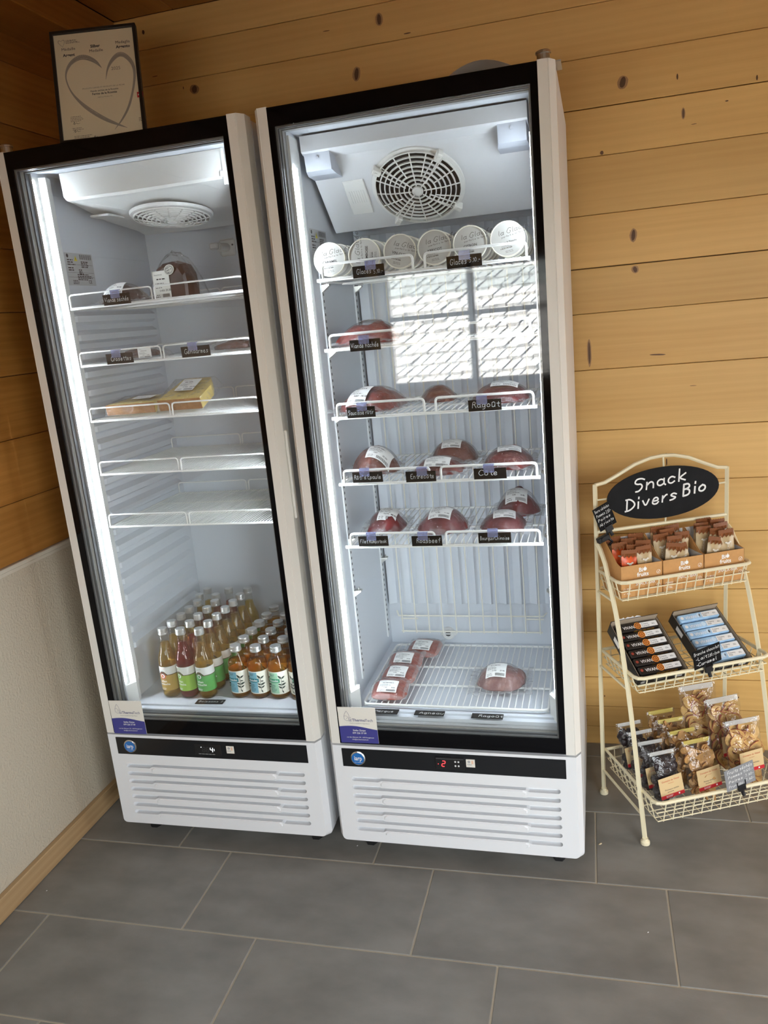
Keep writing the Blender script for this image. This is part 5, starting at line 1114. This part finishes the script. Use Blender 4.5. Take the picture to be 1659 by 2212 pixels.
# ---- chocolate bar trays in the middle basket
BOXB = mat('black tray card', (.014, .014, .015), .4); TRIN = mat('tray inside kraft', (.38, .30, .22), .7)
CARB = mat('wrapper black', (.020, .016, .014), .3); MILKB = mat('wrapper light blue', (.36, .56, .78), .3, noise=.15, nscale=40); ORR = mat('wrapper orange print', (.80, .28, .05), .4); WPAN = mat('wrapper white panel', (.80, .79, .78), .4)
def tray(label, M, kind, names):
    w, L, h, th = .146, .186, .034, .0014
    t = thing('bar_tray', label, 'box', M, 'chocolate bar trays in the middle basket')
    m = MB(); m.box(0, w, 0, L, 0, th); m.box(0, w, 0, th, 0, h * .62); m.box(0, w, L - th, L, 0, h + .012); m.box(0, th, 0, L, 0, h); m.box(w - th, w, 0, L, 0, h)
    m.box(th, th * 2, th, L - th, th, h - .0005, 1); m.box(w - th * 2, w - th, th, L - th, th, h - .0005, 1); m.box(th, w - th, L - th * 2, L - th, th, h + .0115, 1)
    n = 14
    if kind == 'caramel': m.add([(w * .1 + w * .55 * i / n, L + .0002, h + .012) for i in range(n + 1)] + [(w * .1 + w * .55 * i / n, L, h + .012 + .009 * abs(math.sin(i * 1.9)) * (1 if 0 < i < n else 0)) for i in range(n + 1)], [(i, i + 1, n + 2 + i, n + 1 + i) for i in range(n)], 2)
    part('tray', m, [BOXB, TRIN, PAPER], t)
    m = MB(); y = -.0004; disc(m, .016, .010, .007, y, 16, 0, sz=.7); disc(m, .016, .010, .0055, y - .0001, 16, 1, r0=.0045, sz=.7); rect(m, w - .034, w - .012, .006, .014, y, 0); lines(m, .05, .09, .010, .0016, 1, .003, y, 0, 3)
    part('tray_print', m, [mat('tray print', (.6, .6, .58), .5), INKG], t)
    m = MB(); m.add([(-.0004, L * .62, .010), (-.0004, L * .62, .026), (-.0004, L * .80, .026), (-.0004, L * .80, .010)], [(0, 1, 2, 3)]); part('barcode_label', m, PAPER, t)
    proto = None
    for k in range(6):
        Mk = M @ TR(.010, .012 + .0280 * k, .016 + (.004 if k == 5 else 0), R_.uniform(-.006, .006), .10); lab = f'{names} wrapped chocolate bar, {["lowest", "second from the bottom", "third from the bottom", "third from the top", "second from the top", "topmost"][k]} in its tray'
        if proto: dup(proto, Mk, lab); continue
        b = thing('chocolate_bar', lab, 'chocolate bar', Mk, f'{names} wrapped chocolate bars'); proto = b
        part('wrapper', MB().box(0, .126, 0, .0235, 0, .0165, c=.0025), CARB if kind == 'caramel' else MILKB, b)
        m = MB(); z = .0167; fl = lambda p: (p[0], p[2], z); y0 = -.0002; ff = lambda p: (p[0], y0, p[2])
        rect(m, .072, .1235, .0035, .0200, 0, 0, fl)
        ftext(m, 'Creamy', .0755, .0125, .0068, 0, 'L', 0, 1, lambda p: (p[0], p[2], z + .0002)); ftext(m, 'Caramel' if kind == 'caramel' else 'Milk', .0755, .0060, .0068, 0, 'L', 0, 1, lambda p: (p[0], p[2], z + .0002)); lines(m, .107, .119, .0125, .0011, 2, .0025, 0, 2, 4, lambda p: (p[0], p[2], z + .0002))
        ftext(m, 'VIVANI', .018, .0060, .0130, 0, 'L', .012, 0, fl, sx=.92)
        if kind == 'caramel':
            for r_, mi in ((.0105, 3), (.0080, 2), (.0060, 3), (.0035, 2), (.0018, 3)): disc(m, .0635, .0118, r_, 0, 18, mi, lambda p, r_=r_: (p[0], min(.0228, max(.0008, p[2])), z + .0001 + (.0105 - r_) * .01))
            for x in (.045, .058, .071, .084, .097): disc(m, x + .01, .0075, .0055, 0, 14, 3, ff, r0=.0040); disc(m, x + .01, .0075, .0024, 0, 10, 4, ff)
            disc(m, .008, .012, .0042, 0, 12, 5, fl)
        else:
            for x, r_ in ((.062, .006), (.066, .004)): disc(m, x, .012, r_, 0, 12, 6, fl, sz=1.2)
            disc(m, .009, .012, .005, 0, 14, 0, fl)
            for x in (.03, .055, .085): disc(m, x, .008, .005, 0, 12, 6, ff, sz=.7)
        part('print', m, [WPAN, INK, CARB, ORR, mat('wrapper lime print', (.25, .35, .05), .4), mat('wrapper red print', (.30, .05, .03), .4), mat('wrapper pale blue', (.62, .76, .90), .4)], b)
tlt = math.atan2(.100, .165)
tray('black tray of caramel chocolate bars on the left of the middle basket', RK(.022, .174, .4365, .03, tlt), 'caramel', 'black and orange')
tray('black tray of milk chocolate bars on the right of the middle basket', RK(.216, .174, .4365, .05, tlt), 'milk', 'light blue')
# ---- dried fruit bags in the bottom basket
APF = mat('dried apple flesh', (.62, .38, .13), .5, noise=.35, nscale=40); APP = mat('dried apple peel', (.30, .06, .03), .5); PEF = mat('dried pear flesh', (.46, .25, .085), .5, noise=.4, nscale=35); PEP = mat('dried pear edge', (.22, .09, .03), .55); PRU = mat('dried prune', (.018, .010, .012), .28, bump=.6, bscale=160)
TANL = mat('kraft label', (.66, .48, .25), .55); REDB = mat('label red band', (.55, .02, .03), .5); REDT = mat('label red text', (.50, .07, .03), .5); HDR = clear('white seal strip', (.95, .95, .95), .15, .42, (.80, .80, .78), bump=.5, bscale=120); HDY = clear('yellow seal strip', (.95, .92, .7), .15, .45, (.80, .66, .16), bump=.5, bscale=120)
BAGF = clear('glossy clear bag', (.985, .985, .98), .06, .015, (.95, .95, .95), bump=.7, bscale=38)
def fruit_bag(kind, label, M, w, h, th, seed, front):
    t = thing('fruit_bag', label, 'bag', M, {'prune': 'bags of dried prunes', 'pear': 'bags of dried pears', 'apple': 'bags of dried apple rings'}[kind]); r = random.Random(seed); hf = h * .86
    m = MB()
    def put(mbx, pos, rot):
        q = Matrix.Translation(pos) @ rot; n = len(m.v); m.add([q @ Vector(p) for p in mbx.v], mbx.f); m.m[-len(mbx.f):] = mbx.m
    cnt = {'prune': 50, 'pear': 56, 'apple': 72}[kind]
    for k in range(cnt):
        z = hf * (.17 + .80 * ((k * .618) % 1)); yy = -th * .36 * r.uniform(-.4, 1.0) * math.sin(PI * min(.93, max(.14, z / hf)) ** .8); x = w * {'prune': .34, 'pear': .27, 'apple': .28}[kind] * r.uniform(-1, 1)
        rot = Matrix.Rotation(r.uniform(-.7, .7), 4, 'Z') @ Matrix.Rotation(r.uniform(-.6, .6), 4, 'X') @ Matrix.Rotation(r.uniform(0, 6.28), 4, 'Y'); q = MB()
        if kind == 'apple':
            R1 = r.uniform(.019, .026); R0 = R1 * r.uniform(.28, .42); n = 14; e = .0016; wv = r.uniform(.002, .006); ph = r.uniform(0, 6)
            pr = [(R0, -e), (R1, -e), (R1 + .0008, 0), (R1, e), (R0, e)]; v = []
            for i in range(n):
                a = 2 * PI * i / n
                for (rr, yv) in pr: v.append((rr * math.cos(a), yv + wv * math.sin(2 * a + ph) * rr / R1, rr * math.sin(a) * .92))
            f = [(i * 5 + j, ((i + 1) % n) * 5 + j, ((i + 1) % n) * 5 + (j + 1) % 5, i * 5 + (j + 1) % 5) for i in range(n) for j in range(5)]; q.add(v, f); q.m = [1 if (k2 % 5) in (1, 2) else 0 for k2 in range(len(f))]
        elif kind == 'pear':
            L = r.uniform(.024, .036); P = [(0, -1), (.42, -.86), (.55, -.45), (.40, .10), (.20, .55), (.12, .95), (-.10, 1), (-.18, .55), (-.36, .1), (-.52, -.45), (-.40, -.86)]; n = len(P); bw = r.uniform(-.006, .006)
            v = [(px * L * .8, -.0014 + bw * px * px * 3, pz * L) for px, pz in P] + [(px * L * .8, .0014 + bw * px * px * 3, pz * L) for px, pz in P]; q.add(v, [tuple(range(n)), tuple(range(n, 2 * n))[::-1]]); q.add(v, [(i + n, (i + 1) % n + n, (i + 1) % n, i) for i in range(n)], 1)
        else:
            a_, b_, c_ = r.uniform(.012, .017), r.uniform(.006, .009), r.uniform(.010, .013); q.grid(9, 5, lambda i, j: (a_ * math.sin(PI * (.08 + .84 * j)) * math.cos(2 * PI * i) * (1 + .12 * math.sin(6 * PI * i)), b_ * math.sin(PI * (.08 + .84 * j)) * math.sin(2 * PI * i), c_ * math.cos(PI * (.08 + .84 * j)) * (1 + .1 * math.sin(4 * PI * i))), wrap=True)
        put(q, (x, yy, z), rot)
    part('dried_fruit', m, {'prune': [PRU, PRU], 'pear': [PEF, PEP], 'apple': [APF, APP]}[kind], t, kind='stuff')
    m = MB(); so = Vector((seed, 0, 0))
    def sh(s):
        def fn(i, j):
            x = (i * 2 - 1) * w * .5; z = h * j; b = th * .5 * max(0, math.sin(PI * i)) ** .5 * (max(0, math.sin(PI * min(1, .08 + j * .92))) ** .6 if j > .1 else .55 + 3 * j)
            return (x * (1 - .05 * math.sin(PI * j)) + .002 * NZ.noise(Vector((z * 60, s, 1)) + so), s * (b + .0035 * NZ.noise(Vector((x * 60, z * 60, s * 3)) + so) * min(1, 4 * i, 4 * (1 - i))), z)
        m.grid(12, 16, fn, flip=s > 0)
    sh(-1); sh(1); part('film', m, BAGF, t, smooth=True)
    part('seal_strip', MB().box(-w * .43, w * .43, -.0015, .0015, h * .93, h * 1.0, c=.0005), HDY if kind == 'pear' else HDR, t)
    if front:
        lw, lh = .070, .060; z0 = h * (.20 if kind != 'apple' else .30); x0 = {'prune': .004, 'pear': .010, 'apple': .0}[kind]; tl = {'prune': -.12, 'pear': -.10, 'apple': -.08}[kind]
        LM = TR(x0, -th * .5 - .0045, z0, 0, .12, tl); lo = part('label', MB().box(-lw / 2, lw / 2, -.0005, .0003, 0, lh), TANL, t, LM)
        m = MB(); rect(m, -lw / 2, lw / 2, .0, .010, -.0008, 0); ftext(m, 'Domaine de Vinzel', 0, lh - .013, .0068, -.0008, 'C', .006, 1); ftext(m, 'Vaud Suisse', 0, lh - .020, .0036, -.0008, 'C', 0, 1)
        ftext(m, {'prune': 'Pruneaux séchés', 'pear': 'Poires séchées', 'apple': 'Pommes séchées'}[kind], 0, .022, .0062, -.0008, 'C', 0, 2); lines(m, -.014, .014, .0165, .0013, 1, .003, -.0008, 2, 3); lines(m, -.020, .010, .0060, .0013, 2, .003, -.0010, 3, 3); rect(m, .017, .021, .003, .0075, -.0010, 3)
        part('label_print', m, [REDB, REDT, INK, CHALK], lo)
Z3 = .0985
for k, (a, b, rz) in enumerate(((.078, .238, .02), (.074, .180, -.02), (.076, .122, .02), (.070, .066, .0))): fruit_bag('prune', f'bag of dark dried prunes, {["front", "second", "third", "rearmost"][k]} of the left file in the bottom basket', RK(a, b, Z3, rz, -.24), .084, .150, .040, 100 + k, True)
for k, (a, b, rz, h) in enumerate(((.183, .240, .03, .165), (.175, .182, .03, .165), (.171, .124, -.02, .170), (.174, .066, .0, .168))): fruit_bag('pear', f'bag of dried pear slices, {["front", "second", "third", "rearmost"][k]} of the middle file in the bottom basket', RK(a, b, Z3, rz, -.24), .090, h, .041, 110 + k, k in (0, 2))
for k, (a, b, rz, h, w) in enumerate(((.322, .234, .0, .195, .114), (.318, .158, .03, .225, .116), (.284, .082, -.03, .235, .118))): fruit_bag('apple', f'large bag of dried apple rings, {["front", "middle", "rearmost"][k]} of the right file in the bottom basket', RK(a, b, Z3, rz, -.20), w, h, .056, 120 + k, k < 2)
# ---- chalk signs on the rack
def rack_sign(label, M, w, h, rows, col, clipz, ink=CHALK):
    t = thing('price_sign', label, 'price sign', M, 'chalk price signs clipped to the rack')
    part('plate', MB().box(-w / 2, w / 2, -.0009, .0009, 0, h, c=.0007), col, t)
    m = MB()
    for (tx, x, z, ch) in rows: hand(m, tx, x - w / 2, z, ch, ch * .11, y=-.0012, fit=min([q[1] for q in rows if q[1] > x and abs(q[2] - z) < .004] + [w - .002]) - x - .002)
    part('lettering', m, ink, t)
    m = MB().box(-.011, .011, -.0045, .0045, clipz - .014, clipz + .004, c=.001)
    for x in (-.012, .012): m.box(x - .0012, x + .0012, -.0035, .0035, clipz, clipz + .016, c=.0005)
    m.tube([(0, 0, clipz - .012), (0, -.002, clipz - .022), (0, -.005, clipz - .028)], .005, 8)
    part('clip', m, BLACKM, t)
rack_sign('small black chalk sign reading Barre céréales on the left post of the rack', RK(.026, .024, .846, .12, 0, -.36), .056, .070, [('Barre céréales', .004, .056, .0085), ('Pommes', .004, .042, .0085), ('2.80-', .035, .040, .0095), ('Poires', .004, .028, .0085), ('Abricots', .004, .014, .0085)], CHALKB, .002)
m = MB().box(-.016, .022, -.007, .007, -.008, .008, c=.002).box(-.006, .000, -.009, -.0065, -.004, .005).tube([(.016, 0, .004), (.030, 0, .022)], .004, 6).tube([(.018, 0, -.006), (.026, 0, -.020), (.014, 0, -.026)], .004, 6)
tag(link('sign_clip', m.mesh('sign_clip', BLACKM), None, RK(.008, .020, .813, .1, 0, -.3)), 'black spring clip gripping the left post of the rack under the small sign', 'clip')
rack_sign('black chalk sign reading Branche chocolat in front of the light blue bars', RK(.206, .2200, .484, .10, .03, -.16), .086, .056, [('Branche chocolat', .003, .041, .0092), ('-Lait', .006, .025, .0098), ('2.80.-/pce', .044, .024, .0090), ('-Caramel', .006, .008, .0098)], CHALKB, -.006)
rack_sign('grey chalk sign reading Fruits séchés on the front rim of the bottom basket', RK(.252, .3055, .160, .04, .04, -.20), .088, .068, [('Fruits séchés', .008, .053, .0105), ('Pommes', .008, .039, .0088), ('11.60.-', .054, .040, .0085), ('Poires', .008, .024, .0088), ('7.40-', .058, .025, .0085), ('Pruneaux', .006, .009, .0088), ('7.40-', .058, .010, .0085)], CHALKG, .002)
# ---- crumbs on the tiles
CR = mat('crumb', (.62, .50, .32), .8); CRW = mat('white fleck', (.8, .8, .8), .7)
for (u, v, mt, s_, nm) in ((1297, 1823, CR, .006, 'tan crumb on the floor tile right of the right refrigerator'), (772, 1827, CRW, .0022, 'white fleck beside the front foot of the right refrigerator'), (101, 1924, CRW, .0025, 'white fleck on the tile near the left skirting'), (1400, 2014, CRW, .0025, 'white fleck on the front right tile')):
    rr = cam.matrix_world.to_3x3() @ Vector(((u - 829.5) / 1719.75, -(v - 1106) / 1719.75, -1)); c = cam.matrix_world.translation; p = c + rr * (-c.z / rr.z)
    m = MB(); lump(m, s_, s_ * .5, s_ * .4, 2, .3, u, 3, 8, 0, .0002); tag(link('crumb', m.mesh('crumb', mt), None, TR(p.x, p.y, 0, .8)), nm, 'crumb')
